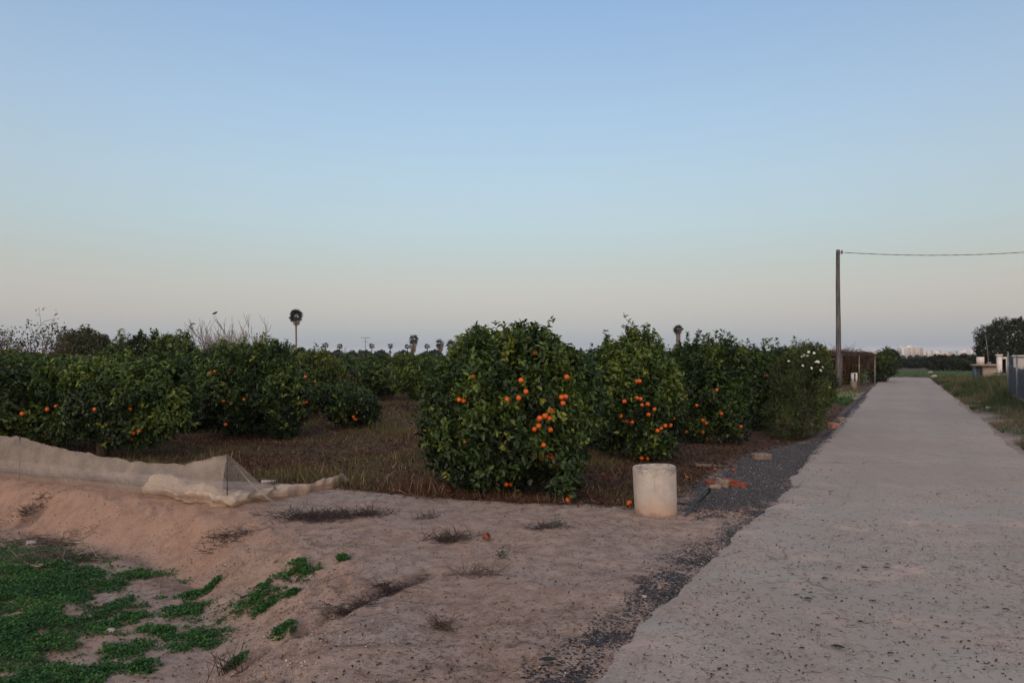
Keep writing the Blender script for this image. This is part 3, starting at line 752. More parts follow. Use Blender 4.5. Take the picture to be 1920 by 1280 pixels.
citrus('orange tree set back in the shade between the broad left tree and the tall one', 16.2, 368,
  [(362,735,0,50,50),(350,770,0,40,34),(385,770,0,36,36),(372,700,0,40,34)], [], nshoot=2300, seed=16, tips=30, tintbias=-.12)
citrus('orange tree filling the space behind the first and second road-side trees', 13.2, 1108,
  [(1108,735,0,46,48),(1095,770,0,36,44),(1120,705,0,34,34),(1112,800,0,32,30)], [], nshoot=2300, seed=17, tips=30, tipH=.24, tintbias=-.12)
# the orchard behind, rows of the same kind
BACK = []
for sd in range(6):
    rg = np.random.default_rng(500+sd); lb = []
    for k in range(7):
        a = rg.uniform(0, 6.28); e = rg.uniform(0, .55)
        r = rg.uniform(.5, .8); lb.append((math.cos(a)*e, math.sin(a)*e, rg.uniform(.75, 1.38), r, r, rg.uniform(.42, .6)))
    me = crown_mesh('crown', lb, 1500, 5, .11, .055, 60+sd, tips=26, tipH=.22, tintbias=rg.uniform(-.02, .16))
    me.materials.append(M['citrus'])
    BACK.append(me)
TRM = trunk_mesh('trunk', .55, .06, 4, .4, 1.2, 77, 5); TRM.materials.append(M['bark'])
D2 = np.array([.576, .817]); N2 = np.array([-.817, .576])
cnt = 0; near_tr = [(-6.9,16.2),(1.4,13.2),(0,9.1),(2,11.9),(3.8,14.3),(5.6,16.8),(8.3,20.5),(-8,12.4),(-6.5,12),(-5.3,15),(-3.7,16.8),(-3.2,23),(-5,19.5),(-9,18.5)]
for r_ in range(-1, 22):
    for i in range(-14, 30):
        p = np.array([-5.4, 15.0]) + N2*(4.0*r_ + random.uniform(-.25,.25)) + D2*(2.7*i + random.uniform(-.3,.3)) - N2*.9
        x, y = p
        if y < 13.5 or y > 62 or min(math.hypot(x-a, y-b) for a, b in near_tr) < 1.75: continue
        px = 960+FPX*x/y
        if px < -60 or px > 1560: continue
        if r_ == -1 and y < 27 and px < 1020: continue
        if px < 640 and y < 18.2: continue
        if 690 < px < 1000 and y < 26: continue
        s_, t_ = rst(x, y)
        if t_ > -4.5: continue
        if y > 34 and (cnt + i) % 2 and px < 600: pass
        if y > 44 and random.random() < .35: continue
        root = thing('orange_tree', 'dark leafy orange tree, one of many in the rows filling the orchard behind', 'orange tree', (x, y, gz(x, y)-.02), 'orange trees in the rows behind', random.uniform(0, 6.28))
        sc = random.uniform(.86, 1.06); root.scale = (sc*1.12, sc*1.12, sc*(.84 if 600 < px < 900 else .93))
        link('crown', BACK[random.randrange(6)], None, root)
        if y < 30: link('trunk', TRM, None, root)
        cnt += 1
print('back trees', cnt)

# ------------------------------------------------------------------ flowering shrub beside the road
def flowering_shrub():
    Y = 15.3; base = atY(1500, HOR, Y); base[2] = gz(base[0], base[1]); k = Y/FPX
    lob = []
    for (px, py, dy, rx, rz) in [(1500,735,0,40,62),(1470,790,0,30,30),(1518,785,0,24,34),(1510,692,0,32,30),(1480,712,0,28,40)]:
        c = atY(px, py, Y+dy)-base; lob.append((c[0], c[1], c[2], rx*k, rx*k, rz*k))
    root = thing('flowering_shrub', 'tall loose shrub with white flowers at its top, at the road edge', 'shrub', base)
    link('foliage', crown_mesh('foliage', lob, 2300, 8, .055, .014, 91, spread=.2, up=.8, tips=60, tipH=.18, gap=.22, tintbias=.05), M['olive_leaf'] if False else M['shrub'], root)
    b = MB(); rg = np.random.default_rng(4)
    for i in range(16):
        a = rg.uniform(0, 6.28); e = rg.uniform(.15, .45)
        b.tube([(0,0,-.05),(math.cos(a)*e*.4, math.sin(a)*e*.4, .7),(math.cos(a)*e, math.sin(a)*e, rg.uniform(1.1,1.6))], [.012,.009,.004], 4)
    b.build('stems', M['bark'], root)
    fl = MB()
    for ring, (n, r, h) in enumerate(((6, .05, .012), (5, .034, .03), (4, .02, .045))):
        for i in range(n):
            a = 2*math.pi*i/n+ring*.5; c, s_ = math.cos(a), math.sin(a); w = .024-.004*ring
            P = [(0,0,0), (c*r*.6-s_*w, s_*r*.6+c*w, h*.7), (c*r, s_*r, h), (c*r*.6+s_*w, s_*r*.6-c*w, h*.7)]
            fl.add(P, [[0,1,2,3]])
    fm = fl.mesh('flower'); fm.materials.append(M['white'])
    for (px, py) in c4([(1195,310),(1295,275),(1310,262),(1335,268),(1345,240),(1300,342),(1365,360),(1398,315),(1418,315),(1447,355),(1432,380),(1385,248),(1410,312)]):
        p, d = hit_lobes(px, py, lob, base); p = p-unit(d)*.14
        o = link('flower', fm, None, root, p); o.rotation_euler = (random.uniform(.4,1.2), random.uniform(-.5,.5), random.uniform(-.6,.6)); o.scale = (random.uniform(.5,.75),)*3
M['shrub'] = leafmat('shrub_leaf', [(0, (.022,.034,.014)), (.5, (.048,.070,.024)), (1, (.12,.15,.04))], rough=.65, spec=.25)
flowering_shrub()

# ------------------------------------------------------------------ bare trees and far trees
def branchy(seed, h, levels, spread, n0, r0, gnarl=.12, upw=.5, kids=3):
    rg = np.random.default_rng(seed); seg = []; ends = []
    def grow(p, d, L, r, lv):
        pts = [p]; q = p.copy(); dd = d.copy(); n = 4
        for k in range(n):
            dd = unit(dd + rg.normal(size=3)*gnarl + np.array([0,0,upw*.12])); q = q + dd*L/n; pts.append(q.copy())
        seg.append((np.array(pts), np.linspace(r, r*.55, n+1)))
        if lv == 0: ends.append((q, dd)); return
        for j in range(kids + (rg.random() < .4)):
            i = rg.integers(1, n+1); nd = unit(dd + rg.normal(size=3)*spread + np.array([0,0,upw*.5]))
            grow(pts[i], nd, L*rg.uniform(.55, .8), r*.66, lv-1)
    for i in range(n0):
        a = 2*math.pi*i/n0 + rg.random(); e = spread*.9
        grow(np.array([0,0,.0]), unit(np.array([math.cos(a)*e, math.sin(a)*e, 1.0])), h*.5, r0, levels)
    return seg, ends
PERCH = []
def bare_tree(label, px, Y, h, seed, mat, wide=.5, levels=3, n0=5, r0=.05, leafy=0, upw=.6, z0=None, kids=3, name='bare_tree', squash=1.0):
    base = atY(px, HOR, Y); base[2] = gz(base[0], base[1])
    seg, ends = branchy(seed, h, levels, wide, n0, r0, upw=upw, kids=kids)
    zm = max(e[0][2] for e in ends); f = h/zm
    root = thing(name, label, 'tree', base)
    b = MB()
    for pts, rs in seg: b.tube(pts*np.array([f*squash, f*squash, f]), rs, 4, False)
    b.build('branches', mat, root)
    global TOPS; TOPS = [base+np.array(e[0])*f for e in ends]
    if px == 424: PERCH.extend(TOPS)
    if leafy:
        rg = np.random.default_rng(seed); P = np.array([e[0] for e in ends])*f
        P = np.repeat(P, leafy, 0) + rg.normal(size=(len(P)*leafy, 3))*.10
        V, F = leaves(P, rg.normal(size=P.shape), rg.normal(size=P.shape), .085, .05)
        link('foliage', np_mesh('foliage', V, F, np.repeat(rg.random(len(P)), 6)), M['olive_leaf'], root)
    return root
bare_tree('sparse half-bare tree with small dark leaves at the far left', 25, 26, 3.25, 21, M['twig'], .8, 3, 12, .030, 8, .5, kids=3)
bare_tree('leafless pale-branched tree with upright shoots behind the orange trees', 424, 27, 3.25, 22, M['palebark'], .72, 3, 22, .034, 0, 1.0, kids=3)
bare_tree('low leafless brush behind the orchard, among the tiny palms', 648, 70, 2.6, 23, M['twig'], .8, 3, 6, .04, 0, .3)
bare_tree('low grey leafless bush above the ochre roof', 1385, 52, 2.55, 24, M['twig'], .9, 3, 7, .03, 2, .3)
bare_tree('small brown half-bare tree beside the leafless pale one', 492, 24, 2.2, 25, M['twig'], .6, 2, 4, .02, 5, .6)

def leafy_tree(name, label, px, Y, lobes_px, mat, nshoot, L, seed, trunk=(.9, .16), spread=.3, group=None, tips=30, kl=6, gap=.1, Wk=.4):
    base = atY(px, HOR, Y); base[2] = gz(base[0], base[1]); k = Y/FPX; lob = []
    for (a, b_, dy, rx, rz) in lobes_px:
        c = atY(a, b_, Y+dy)-base; lob.append((c[0], c[1], c[2], rx*k, rx*k, rz*k))
    root = thing(name, label, 'tree', base, group)
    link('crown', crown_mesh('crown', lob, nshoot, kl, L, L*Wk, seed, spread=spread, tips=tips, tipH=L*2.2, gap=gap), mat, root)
    link('trunk', trunk_mesh('trunk', trunk[0], trunk[1], 7, (lob[0][3])*.8, lob[0][2]*1.1, seed), M['bark'], root)
    return root
leafy_tree('olive_tree', 'rounded dull olive-green tree standing above the left orchard row', 155, 40, [(155,650,0,36,24),(140,655,0,28,18),(175,655,0,26,18),(195,664,0,12,10)], M['olive_leaf'], 1700, .14, 31)
leafy_tree('shade_tree', 'big dark evergreen tree behind the small white building', 1900, 62, [(1890,636,0,40,36),(1920,640,0,50,40),(1856,650,0,22,26),(1960,640,0,50,40),(1850,630,0,16,16),(1880,660,0,45,30)], M['dark_leaf'], 4600, .17, 32, (1.4, .25), gap=.16, tips=70)
leafy_tree('citrus_tree', 'dark round orange tree at the left road edge beside the dry arbour', 1652, 47, [(1652,690,0,17,24),(1662,684,0,13,20),(1645,700,0,14,16)], M['citrus'], 1300, .12, 33, (.4, .06))
leafy_tree('citrus_tree', 'lone dark bush left of the distant apartment block', 1668, 62, [(1668,672,0,13,13),(1676,678,0,8,10)], M['dark_leaf'], 700, .14, 34, (.4, .06))

FARC = []
for sd in range(3):
    rg = np.random.default_rng(700+sd)
    lb = [(rg.uniform(-.8,.8), rg.uniform(-.6,.6), rg.uniform(1.0,1.7), rg.uniform(.9,1.3), rg.uniform(.9,1.2), rg.uniform(.7,.95)) for _ in range(6)]
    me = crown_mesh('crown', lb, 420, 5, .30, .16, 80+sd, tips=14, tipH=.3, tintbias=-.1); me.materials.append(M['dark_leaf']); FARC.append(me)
FTR = trunk_mesh('trunk', .8, .10, 3, .5, 1.5, 78, 5); FTR.materials.append(M['bark'])
def far_tree(px, Y, h, label, group):
    p = atY(px, HOR, Y); z = gz(p[0], p[1])
    r = thing('far_tree', label, 'tree', (p[0], p[1], z), group, random.uniform(0, 6.28)); s_ = h/2.5
    r.scale = (s_*1.1, s_*1.1, s_); link('crown', FARC[random.randrange(3)], None, r); link('trunk', FTR, None, r)
for i in range(15):
    far_tree(1752+i*9.0+random.uniform(-2,2), random.uniform(98,108), random.uniform(1.7,2.15), 'dark tree in the belt across the far side of the green field', 'dark trees beyond the green field')
for i in range(16):
    far_tree(1686+i*5.4+random.uniform(-1,1), random.uniform(128,140), random.uniform(1.45,1.7), 'low dark tree in the far line below the apartment block', 'low trees below the apartment block')
for i in range(20):
    far_tree(1560+i*16+random.uniform(-5,5), random.uniform(330,420), random.uniform(2.2,3.0), 'hazy grey-green tree in front of the distant town', 'hazy trees before the town')
for i in range(26):
    far_tree(500+i*27+random.uniform(-9,9), random.uniform(150,230), random.uniform(2.4,3.2), 'hazy tree on the horizon behind the orchard', 'hazy trees behind the orchard')

# ------------------------------------------------------------------ palms
def palm_parts(h, tr, cr, skirt, seed, nleaf=64, thick=None):
    """fan palm: trunk height h, trunk radius tr, crown radius cr, skirt length of dead leaves"""
    rg = np.random.default_rng(seed); V = []; T = []; tn = []; n = 0
    def fan(c, d, up, R, k, tone):
        nonlocal n
        d = unit(d); s_ = unit(np.cross(d, up)); nb = k
        for j in range(nb):
            a = (j/(nb-1)-.5)*2.5; dd = unit(d*math.cos(a)+s_*math.sin(a)+rg.normal(size=3)*.05)
            w = R*.075; e = unit(np.cross(dd, np.cross(d, s_)))
            V.extend([c - e*w*.3, c + e*w*.3, c+dd*R*.6+e*w, c+dd*R*rg.uniform(.85,1.05)-np.array([0,0,R*.12])]); T.append([n, n+1, n+2]); T.append([n, n+2, n+3]); tn.extend([tone]*4); n += 4
    for i in range(nleaf):
        z = rg.uniform(-.85, 1); a = rg.uniform(0, 6.28); q = math.sqrt(max(0, 1-z*z))
        d = np.array([math.cos(a)*q, math.sin(a)*q, z]); R = cr*.60
        fan(np.array([0,0,h]) + d*cr*rg.uniform(.25,.48)*np.array([1,1,1.15]), d+np.array([0,0,-.1]), np.array([0,0,1.0])+rg.normal(size=3)*.3, R, 8, rg.uniform(0,.55))
    ns = int(skirt*26)
    for i in range(ns):
        a = rg.uniform(0, 6.28); t = rg.random(); zz = h - cr*.25 - t*skirt
        rr = tr + (cr*.50)*(1-t)**.7*rg.uniform(.5, 1)
        fan(np.array([math.cos(a)*rr, math.sin(a)*rr, zz]), np.array([math.cos(a)*.25, math.sin(a)*.25, -1.0]), np.array([math.cos(a), math.sin(a), 0])+.01, cr*.42, 6, rg.uniform(.72, 1))
    cm = np_mesh('fronds', np.array(V), np.array(T), np.array(tn)); cm.materials.append(M['palm_leaf'])
    b = MB(); zs = np.linspace(0, h, 14)
    b.tube([(0.03*math.sin(z), 0, z) for z in zs], [tr*(1.35 if z < .3 else 1+.06*(i % 2)) for i, z in enumerate(zs)], 9)
    tm = b.mesh('trunk', True); tm.materials.append(M['palmbark'])
    return cm, tm
def palm(label, px, Y, top_py, parts=None, group=None, sc=1.0, **kw):
    p = atY(px, HOR, Y); z0 = gz(p[0], p[1])
    cm, tm = parts
    r = thing('palm_tree', label, 'palm tree', (p[0], p[1], z0), group, random.uniform(0, 6)); r.scale = (sc, sc, sc)
    link('crown', cm, None, r); link('trunk', tm, None, r)
def hgt(py, Y): return CAMH + (HOR-py)*Y/FPX
palm('tall slender fan palm rising alone above the left of the orchard', 555, 150, 576, palm_parts(9.7, .17, 1.6, 1.2, 41, 84))
palm('stout fan palm with thick shaggy trunk above the road-side orange trees', 1272, 125, 608, palm_parts(6.1, .36, 1.0, .25, 42, 64))
palm('tallest bushy fan palm with hanging brown skirt on the horizon', 775, 230, 627, palm_parts(6.9, .3, 1.9, 3.2, 43, 60))
palm('bushy fan palm with brown skirt, left of the pair', 825, 240, 637, palm_parts(5.7, .3, 1.75, 2.4, 44, 50))
palm('bushy fan palm with brown skirt, right of the pair', 846, 235, 640, palm_parts(5.1, .3, 2.1, 2.5, 45, 60))
SP = palm_parts(6.2, .22, 1.55, .1, 46, 44)
for (px, py, lab) in [(610,649,'first'),(637,647,'second'),(697,646,'third'),(732,645,'fourth'),(764,646,'fifth'),(801,646,'sixth')]:
    palm('small thin palm on the horizon, %s from the left of the row of small palms' % lab, px, 340, py, SP, 'small palms along the horizon', random.uniform(.98, 1.14))

# pylon
p = atY(685, HOR, 300)
b = MB(); b.tube([(0,0,-.5),(0,0,hgt(633,300))], [.22,.14], 6)
r = thing('utility_pylon', 'thin grey pylon with cross arms among the small palms', 'pylon', (p[0], p[1], gz(p[0], p[1])))
b.build('mast', M['galv'], r)
b = MB(); b.box((0,0,hgt(633,300)-.1), (3.6,.14,.14)); b.box((0,0,hgt(640,300)-.1), (2.4,.14,.14))
for xx in (-1.6,-.8,.8,1.6): b.box((xx,0,hgt(633,300)+.25), (.10,.10,.6))
b.build('cross_arm', M['galv'], r)

# ------------------------------------------------------------------ pole with cable
pb = atz(1571, 731, -.0); pb[2] = gz(pb[0], pb[1]); PH = hgt(468, pb[1])-pb[2]
def pole(label, loc, h):
    r = thing('utility_pole', label, 'utility pole', loc)
    b = MB(); zs = np.linspace(-.3, h, 22); rs = np.interp(zs, [-.3, h], [.135, .085])*(1+RG.uniform(-.03,.03,22))
    b.tube([(.02*math.sin(z*.8)+.012*z, 0, z) for z in zs], rs, 12)
    b.build('post', M['woodpole'], r, smooth=True)
    b = MB(); b.box((.012*h+.10, 0, h-.10), (.16,.03,.03)); b.tube([(.012*h+.17,0,h-.2),(.012*h+.17,0,h-.02)], [.03,.035], 8)
    b.tube([(.012*h+.11*math.cos(a), .11*math.sin(a), h-.18) for a in np.linspace(0, 6.28, 14)], .012, 4, False)
    b.build('bracket', M['wire'], r)
    return r
pole('weathered timber pole standing at the left edge of the road', pb, PH)
p2 = np.array([pb[0]+14.4, pb[1]+.5, 0]); p2[2] = gz(p2[0], p2[1])
p2h = 7.05
b = MB(); A = pb+np.array([.26, 0, PH-.12]); B = p2+np.array([.1, 0, p2h]); pts = []
for i in range(60):
    t = i/59; x = A[0]+(B[0]-A[0])*t; zz = A[2] + (B[2]-A[2])*t - 4*.36*t*(1-t)
    pts.append((x, A[1]+(B[1]-A[1])*t, zz))
pts = np.array(pts)
b.tube(pts, .012, 6)
for ph in (0, math.pi):
    q = pts.copy(); q = np.repeat(q, 1, 0); a = np.arange(60)*1.3+ph; q[:, 1] += .012*np.cos(a); q[:, 2] += .012*np.sin(a); b.tube(q, .007, 4)
tag(b.build('overhead_cable', M['wire'], loc=(0,0,0)), 'thin twisted black cable sagging from the timber pole to the right', 'cable')
tag(pole('timber pole', p2, p2h+.15), 'timber pole holding the far right end of the cable', 'utility pole')

# ------------------------------------------------------------------ concrete tube and what lies round it
def lathe(prof, n=48, wob=0.0, seed=0):
    rg = np.random.default_rng(seed); V = []; m = len(prof)
    for (r, z) in prof:
        for i in range(n):
            a = 2*math.pi*i/n; w_ = 1+wob*(math.sin(a*2+seed)*.5+math.sin(a*5+1)*.3); V.append((r*w_*math.cos(a), r*w_*math.sin(a), z+.5*wob*math.sin(a*3)*(z > .4)))
    Q = [[j*n+i, j*n+(i+1) % n, (j+1)*n+(i+1) % n, (j+1)*n+i] for j in range(m-1) for i in range(n)]
    return np.array(V), np.array(Q)
tb = ground_at(1230, 962)
k = tb[1]/FPX; R0 = 40.5*k; TH = 90*k
V, Q = lathe([(R0*.96,-.06),(R0*.955,0),(R0*.965,TH*.3),(R0*.975,TH*.6),(R0*.985,TH*.9),(R0*.985,TH*.965),(R0*.975,TH*.985),(R0*.95,TH),(R0*.90,TH),(R0*.875,TH-.008),(R0*.87,TH*.8),(R0*.87,.02),(.001,.02)], 64, .006, 2)
o = link('concrete_tube', np_mesh('concrete_tube', V, Q, None, True), M['concrete'], loc=(tb[0], tb[1], tb[2]-.015))
tag(o, 'upright pale concrete pipe section standing on the sand', 'concrete pipe')
o.rotation_euler = (rad(1.0), rad(-2.2), 0)

def hose():
    A = ground_at(1284, 968); Bq = atY(1330, 915, A[1]+.45)
    pts = [A+np.array([0,0,.0]), A+(Bq-A)*.33+np.array([-.004,0,.012]), A+(Bq-A)*.68+np.array([-.008,0,.03]), Bq+np.array([-.03,0,.0]), Bq+np.array([.02,.06,-.015]), Bq+np.array([.02,.16,-.09]), Bq+np.array([-.12,.22,-.2]), np.array([Bq[0]-.35, Bq[1]+.15, gz(Bq[0]-.35, Bq[1]+.15)+.02]), np.array([Bq[0]-.65, Bq[1]+.05, gz(Bq[0]-.65, Bq[1]+.05)+.015])]
    P = np.array(pts); t = np.linspace(0, len(P)-1, 48); Q_ = []
    for u in t:                                     # Catmull-Rom
        i = min(int(u), len(P)-2); f = u-i; p0, p1, p2_, p3 = P[max(i-1,0)], P[i], P[i+1], P[min(i+2, len(P)-1)]
        Q_.append(.5*((2*p1)+(-p0+p2_)*f+(2*p0-5*p1+4*p2_-p3)*f*f+(-p0+3*p1-3*p2_+p3)*f**3))
    b = MB(); b.tube(np.array(Q_)-A, .0135, 10); tag(b.build('irrigation_hose', M['hose'], loc=A, smooth=True), 'black plastic hose arching out of the sand beside the concrete pipe', 'hose')
hose()

def rough_block(b, c, d, rz, tilt=(0,0), n=5, amp=.008):
    """a chipped brick: subdivided box with worn corners"""
    dx, dy, dz = d; V = []; idx = {}; Q = []
    def vid(p):
        key = tuple(np.round(p, 5))
        if key not in idx: idx[key] = len(V); V.append(p)
        return idx[key]
    for ax in range(3):
        u, v = [(1,2),(2,0),(0,1)][ax]
        for sgn in (-1, 1):
            for i in range(n):
                for j in range(n):
                    q = []
                    for (a, c_) in ((i,j),(i+1,j),(i+1,j+1),(i,j+1)):
                        p = [0,0,0]; p[ax] = sgn; p[u] = -1+2*a/n; p[v] = -1+2*c_/n; q.append(vid(np.array(p, float)))
                    Q.append(q if sgn > 0 else q[::-1])
    V = np.array(V); nrm = np.linalg.norm(V, axis=1); f = 1-.10*np.clip(nrm-1.35, 0, 1)
    V = V*f[:, None]*np.array(d)/2
    V = V + amp*2*np.stack([n3(V*38+9*rz+kx, kx)-.5 for kx in range(3)], 1)
    cx, sx = math.cos(tilt[0]), math.sin(tilt[0]); cy, sy = math.cos(tilt[1]), math.sin(tilt[1]); cc, ss = math.cos(rz), math.sin(rz)
    V = V@np.array([[1,0,0],[0,cx,sx],[0,-sx,cx]])@np.array([[cy,0,-sy],[0,1,0],[sy,0,cy]])@np.array([[cc,ss,0],[-ss,cc,0],[0,0,1]])
    b.add(V+np.asarray(c, float), Q)
def brick_lump():
    p = ground_at(1362, 913)
    r = thing('brick_rubble', 'lump of broken red brickwork with mortar on the dark gravel', 'brick rubble', p)
    for (c, d, rz, ti, mt, nm) in [((.02,.05,.045),(.24,.12,.09),.15,(.1,.05),'brick','brick'),((.15,.02,.03),(.20,.11,.055),-.25,(0,.1),'brick','brick'),
                               ((-.15,.08,.035),(.16,.11,.07),.3,(.1,-.1),'brick','brick'),((-.055,.0,.055),(.10,.16,.10),.5,(.1,.2),'mortar','mortar'),((-.17,-.06,.02),(.15,.09,.045),.1,(0,0),'mortar','mortar')]:
        b = MB(); rough_block(b, c, d, rz, ti, amp=.020); b.build(nm, M[mt], r, smooth=False)
brick_lump()
for (px, py, d, rz, mt, lab, cat) in [
    (1428,860,(.30,.14,.09),.25,'mortar','pale broken masonry block at the edge of the gravel','masonry block'),
    (1332,876,(.44,.10,.05),-.05,'dull','long flat grey-brown block lying in the orchard litter','masonry block'),
    (1563,803,(.26,.16,.14),.5,'brickpale','red hollow brick beside the road under the flowering shrub','brick'),
    (1577,790,(.17,.13,.12),.2,'mortar','small pale block just behind the red brick by the road','masonry block'),
    (1535,800,(.5,.12,.05),.7,'ochreb','yellowish plank-like block lying by the flowering shrub','board')]:
    if mt == 'ochreb':
        if 'ochreb' not in M: M['ochreb'] = simple('yellowed_board', (.26,.20,.11), (.18,.13,.08), 9)
    p = ground_at(px, py); b = MB(); rough_block(b, (0,0,d[2]*.42), d, rz, (.04,.05))
    tag(b.build('brick' if cat == 'brick' else cat.replace(' ', '_'), M[mt], loc=p), lab, cat)

for (px, py, lab) in [(842,926,'fallen orange on the sand edge left of the big orange tree'),(1065,942,'fallen orange at the foot of the big orange tree'),(1092,883,'dull fallen orange in the litter between the first two trees'),
                      (1131,893,'dull fallen orange left of the concrete pipe, in brown litter'),(1180,948,'fallen orange at the lower left of the concrete pipe'),(1288,899,'small fallen orange right of the concrete pipe'),
                      (1341,884,'fallen yellowish orange behind the red brickwork'),(1375,884,'fallen reddish orange at the gravel edge behind the brickwork')]:
    p = ground_at(px, py); bright = px in (842, 1065, 1180)
    o = link('fallen_orange', ORM if bright else ORM2, None, None, (p[0], p[1], p[2]+.028)); tag(o, lab, 'orange', 'fallen oranges'); o.rotation_euler = (1.2, .4, px); o.scale = (1,1,1) if bright else (.8,.8,.75)

# ------------------------------------------------------------------ the net
def netting():
    A = ground_at(38, 899); B = ground_at(427, 946); L0 = A + (A-B)*1.0; L0[2] = gz(L0[0], L0[1])
    org = A.copy()
    root = thing('insect_net', 'long translucent beige net sagging over low stakes, its end bunched on the sand', 'netting', org)
    ax = unit((B-A)[:2]); nb = np.array([-ax[1], ax[0]])           # nb points away from the camera
    if nb[1] < 0: nb = -nb
    Ltot = np.linalg.norm((B-A)[:2])
    nu, nv = 240, 30; V = []; top_h = lambda u: None
    us = np.linspace(-1.0, 1.0, nu)
    def toph(u):
        f = u-math.floor(u)
        if u >= 0: return np.interp(f if u < 1 else 1, [0,.06,.2,.42,.6,.82,.93,1.0], [.53,.515,.44,.365,.35,.375,.46,.52])
        return np.interp(f, [0,.1,.3,.6,.85,1], [.53,.5,.42,.44,.51,.53])
    def gpt(u, off):
        xy = A[:2] + ax*Ltot*u + nb*off; return np.array([xy[0], xy[1], gz(xy[0], xy[1])])
    F = []
    def sheet(offbase, offtop, name, seed, wr=.012, u1=1.0):
        V = []; uu = np.linspace(-1, u1, nu)
        fronts = []
        for i, u in enumerate(uu):
            h = toph(min(u, 1.0)); g0 = gpt(u, offbase + .05*(n2(u*7, 1.0, seed)-.5)); g1 = gpt(u, offtop)
            for j in range(nv):
                f = j/(nv-1); p = g0*(1-f) + (g1+np.array([0,0,h]))*f
                bow = -.05*math.sin(math.pi*f)*(1 if offbase < .1 else -.6)
                fold = wr*(float(n2(u*46+f*5, f*2.0, seed))-.5)*2 + wr*2.2*(float(n2(u*13-f*3, f*1.5, seed+3))-.5)
                q = p[:2] + nb*(bow + fold*math.sin(math.pi*min(1, f+.15))); z = p[2] + (.006 if j == 0 else 0)
                V.append((q[0]-org[0], q[1]-org[1], z-org[2]))
        i = np.arange(nu-1)[:, None]; k = np.arange(nv-1)[None, :]
        Fq = np.stack([i*nv+k, (i+1)*nv+k, (i+1)*nv+k+1, i*nv+k+1], -1).reshape(-1, 4)
        return link(name, np_mesh(name, np.array(V), Fq, None, True), M['net'], root)
    sheet(-.03, 0.0, 'front_sheet', 201); sheet(.62, 0.008, 'rear_sheet', 205)
    # end flap, from the stake top down to the ground behind on the right
    topB = gpt(1.0, 0)+np.array([0,0,.52]); V = []; n = 18
    pa = gpt(1.0, .62); pbb = gpt(1.0, .62)+np.array([.10, -.1, 0]); pc = gpt(1.13, .25)
    for i in range(n):
        f = i/(n-1); base = pa*(1-f)+pc*f; base[2] = gz(base[0], base[1])+.006
        for j in range(n):
            g_ = j/(n-1); p = topB*(1-g_)+base*g_
            p = p + np.array([0,0,-.06*math.sin(math.pi*g_)]) + .012*np.array([1,0,0])*math.sin(i*1.9)*g_
            V.append(p-org)
    i = np.arange(n-1)[:, None]; k = np.arange(n-1)[None, :]
    link('end_flap', np_mesh('end_flap', np.array(V), np.stack([i*n+k, (i+1)*n+k, (i+1)*n+k+1, i*n+k+1], -1).reshape(-1, 4), None, True), M['net'], root)
    # stakes
    for u in (-1.0, 0.0, 1.0):
        q = gpt(u, -.012)-org; b = MB(); hh = .56 if u != 1 else .54
        b.tube([(q[0],q[1],q[2]-.1),(q[0]+.004,q[1],q[2]+hh*.5),(q[0]-.002,q[1],q[2]+hh)], .006, 6); b.build('stake', M['twig'], root)
    # top cord
    b = MB(); b.tube([gpt(u,0)+np.array([0,0,toph(min(u,1))+.004])-org for u in np.linspace(-1,1,100)], .004, 5); b.build('top_cord', M['straw'], root)
    # bunched end of the net lying on the ground
    P = [(264,924,.03,.05),(285,922,.10,.11),(315,925,.125,.16),(350,932,.085,.15),(385,937,.105,.16),(425,942,.075,.18),(465,940,.075,.24),(505,936,.080,.22),(545,929,.078,.13),(585,921,.060,.085),(615,915,.080,.10),(640,910,.092,.10),(653,908,.040,.05)]
    n = 150; m = 44; V = []
    tt = np.linspace(0, len(P)-1, n); Pa = np.array(P, float)
    def cr(col, u):
        i = min(int(u), len(P)-2); f = u-i; a = Pa[:, col]; p0, p1, p2_, p3 = a[max(i-1,0)], a[i], a[i+1], a[min(i+2, len(P)-1)]
        return .5*((2*p1)+(-p0+p2_)*f+(2*p0-5*p1+4*p2_-p3)*f*f+(-p0+3*p1-3*p2_+p3)*f**3)
    for i, u in enumerate(tt):
        c = ground_at(cr(0,u), cr(1,u)); rz_, rd = max(.012, cr(2,u)), max(.02, cr(3,u))
        for j in range(m):
            a = 2*math.pi*j/m
            w1 = float(n2(i*.16+3, a*1.6, 301)); w2 = float(n2(i*.07, a*3.4+7, 303)); w3 = float(n2(i*.45, a*5+i*.06, 305))
            r_ = 1 + .55*(w1-.5) + .45*(w2-.5) + .16*(w3-.5)
            if j > m*.9: r_ = r_*(1-(j/m-.9)*10) + (j/m-.9)*10*V0
            if j == 0: V0 = r_
            dy = math.cos(a)*rd*r_; dz = max(-.006, (math.sin(a)*.9+.55)*rz_*r_)
            x, y = c[0]+.15*dy*(w2-.5), c[1]+dy
            V.append((x-org[0], y-org[1], gz(x, y)+dz-org[2]))
    i = np.arange(n-1)[:, None]; k = np.arange(m)[None, :]; k2 = (k+1) % m
    link('bunched_end', np_mesh('bunched_end', np.array(V), np.stack([i*m+k, (i+1)*m+k, (i+1)*m+k2, i*m+k2], -1).reshape(-1, 4), None, True), M['netroll'], root)
    # grey pipe lying inside
    pts = [gpt(u, .24+.05*math.sin(u*5))+np.array([0,0,.035])-org for u in np.linspace(-1, .66, 40)]
    b = MB(); b.tube(pts, .026, 8); tag(b.build('irrigation_pipe', M['pipegrey'], loc=org, smooth=True), 'grey pipe lying on the ground inside the net', 'pipe')
netting()
# white scrap on sand beyond
p = ground_at(503, 904); b = MB(); b.box((0,0,.012), (.17,.10,.028), .3, .008); tag(b.build('flat_stone', M['stone'], loc=p), 'flat pale stone on the sand just behind the bunched net', 'stone')

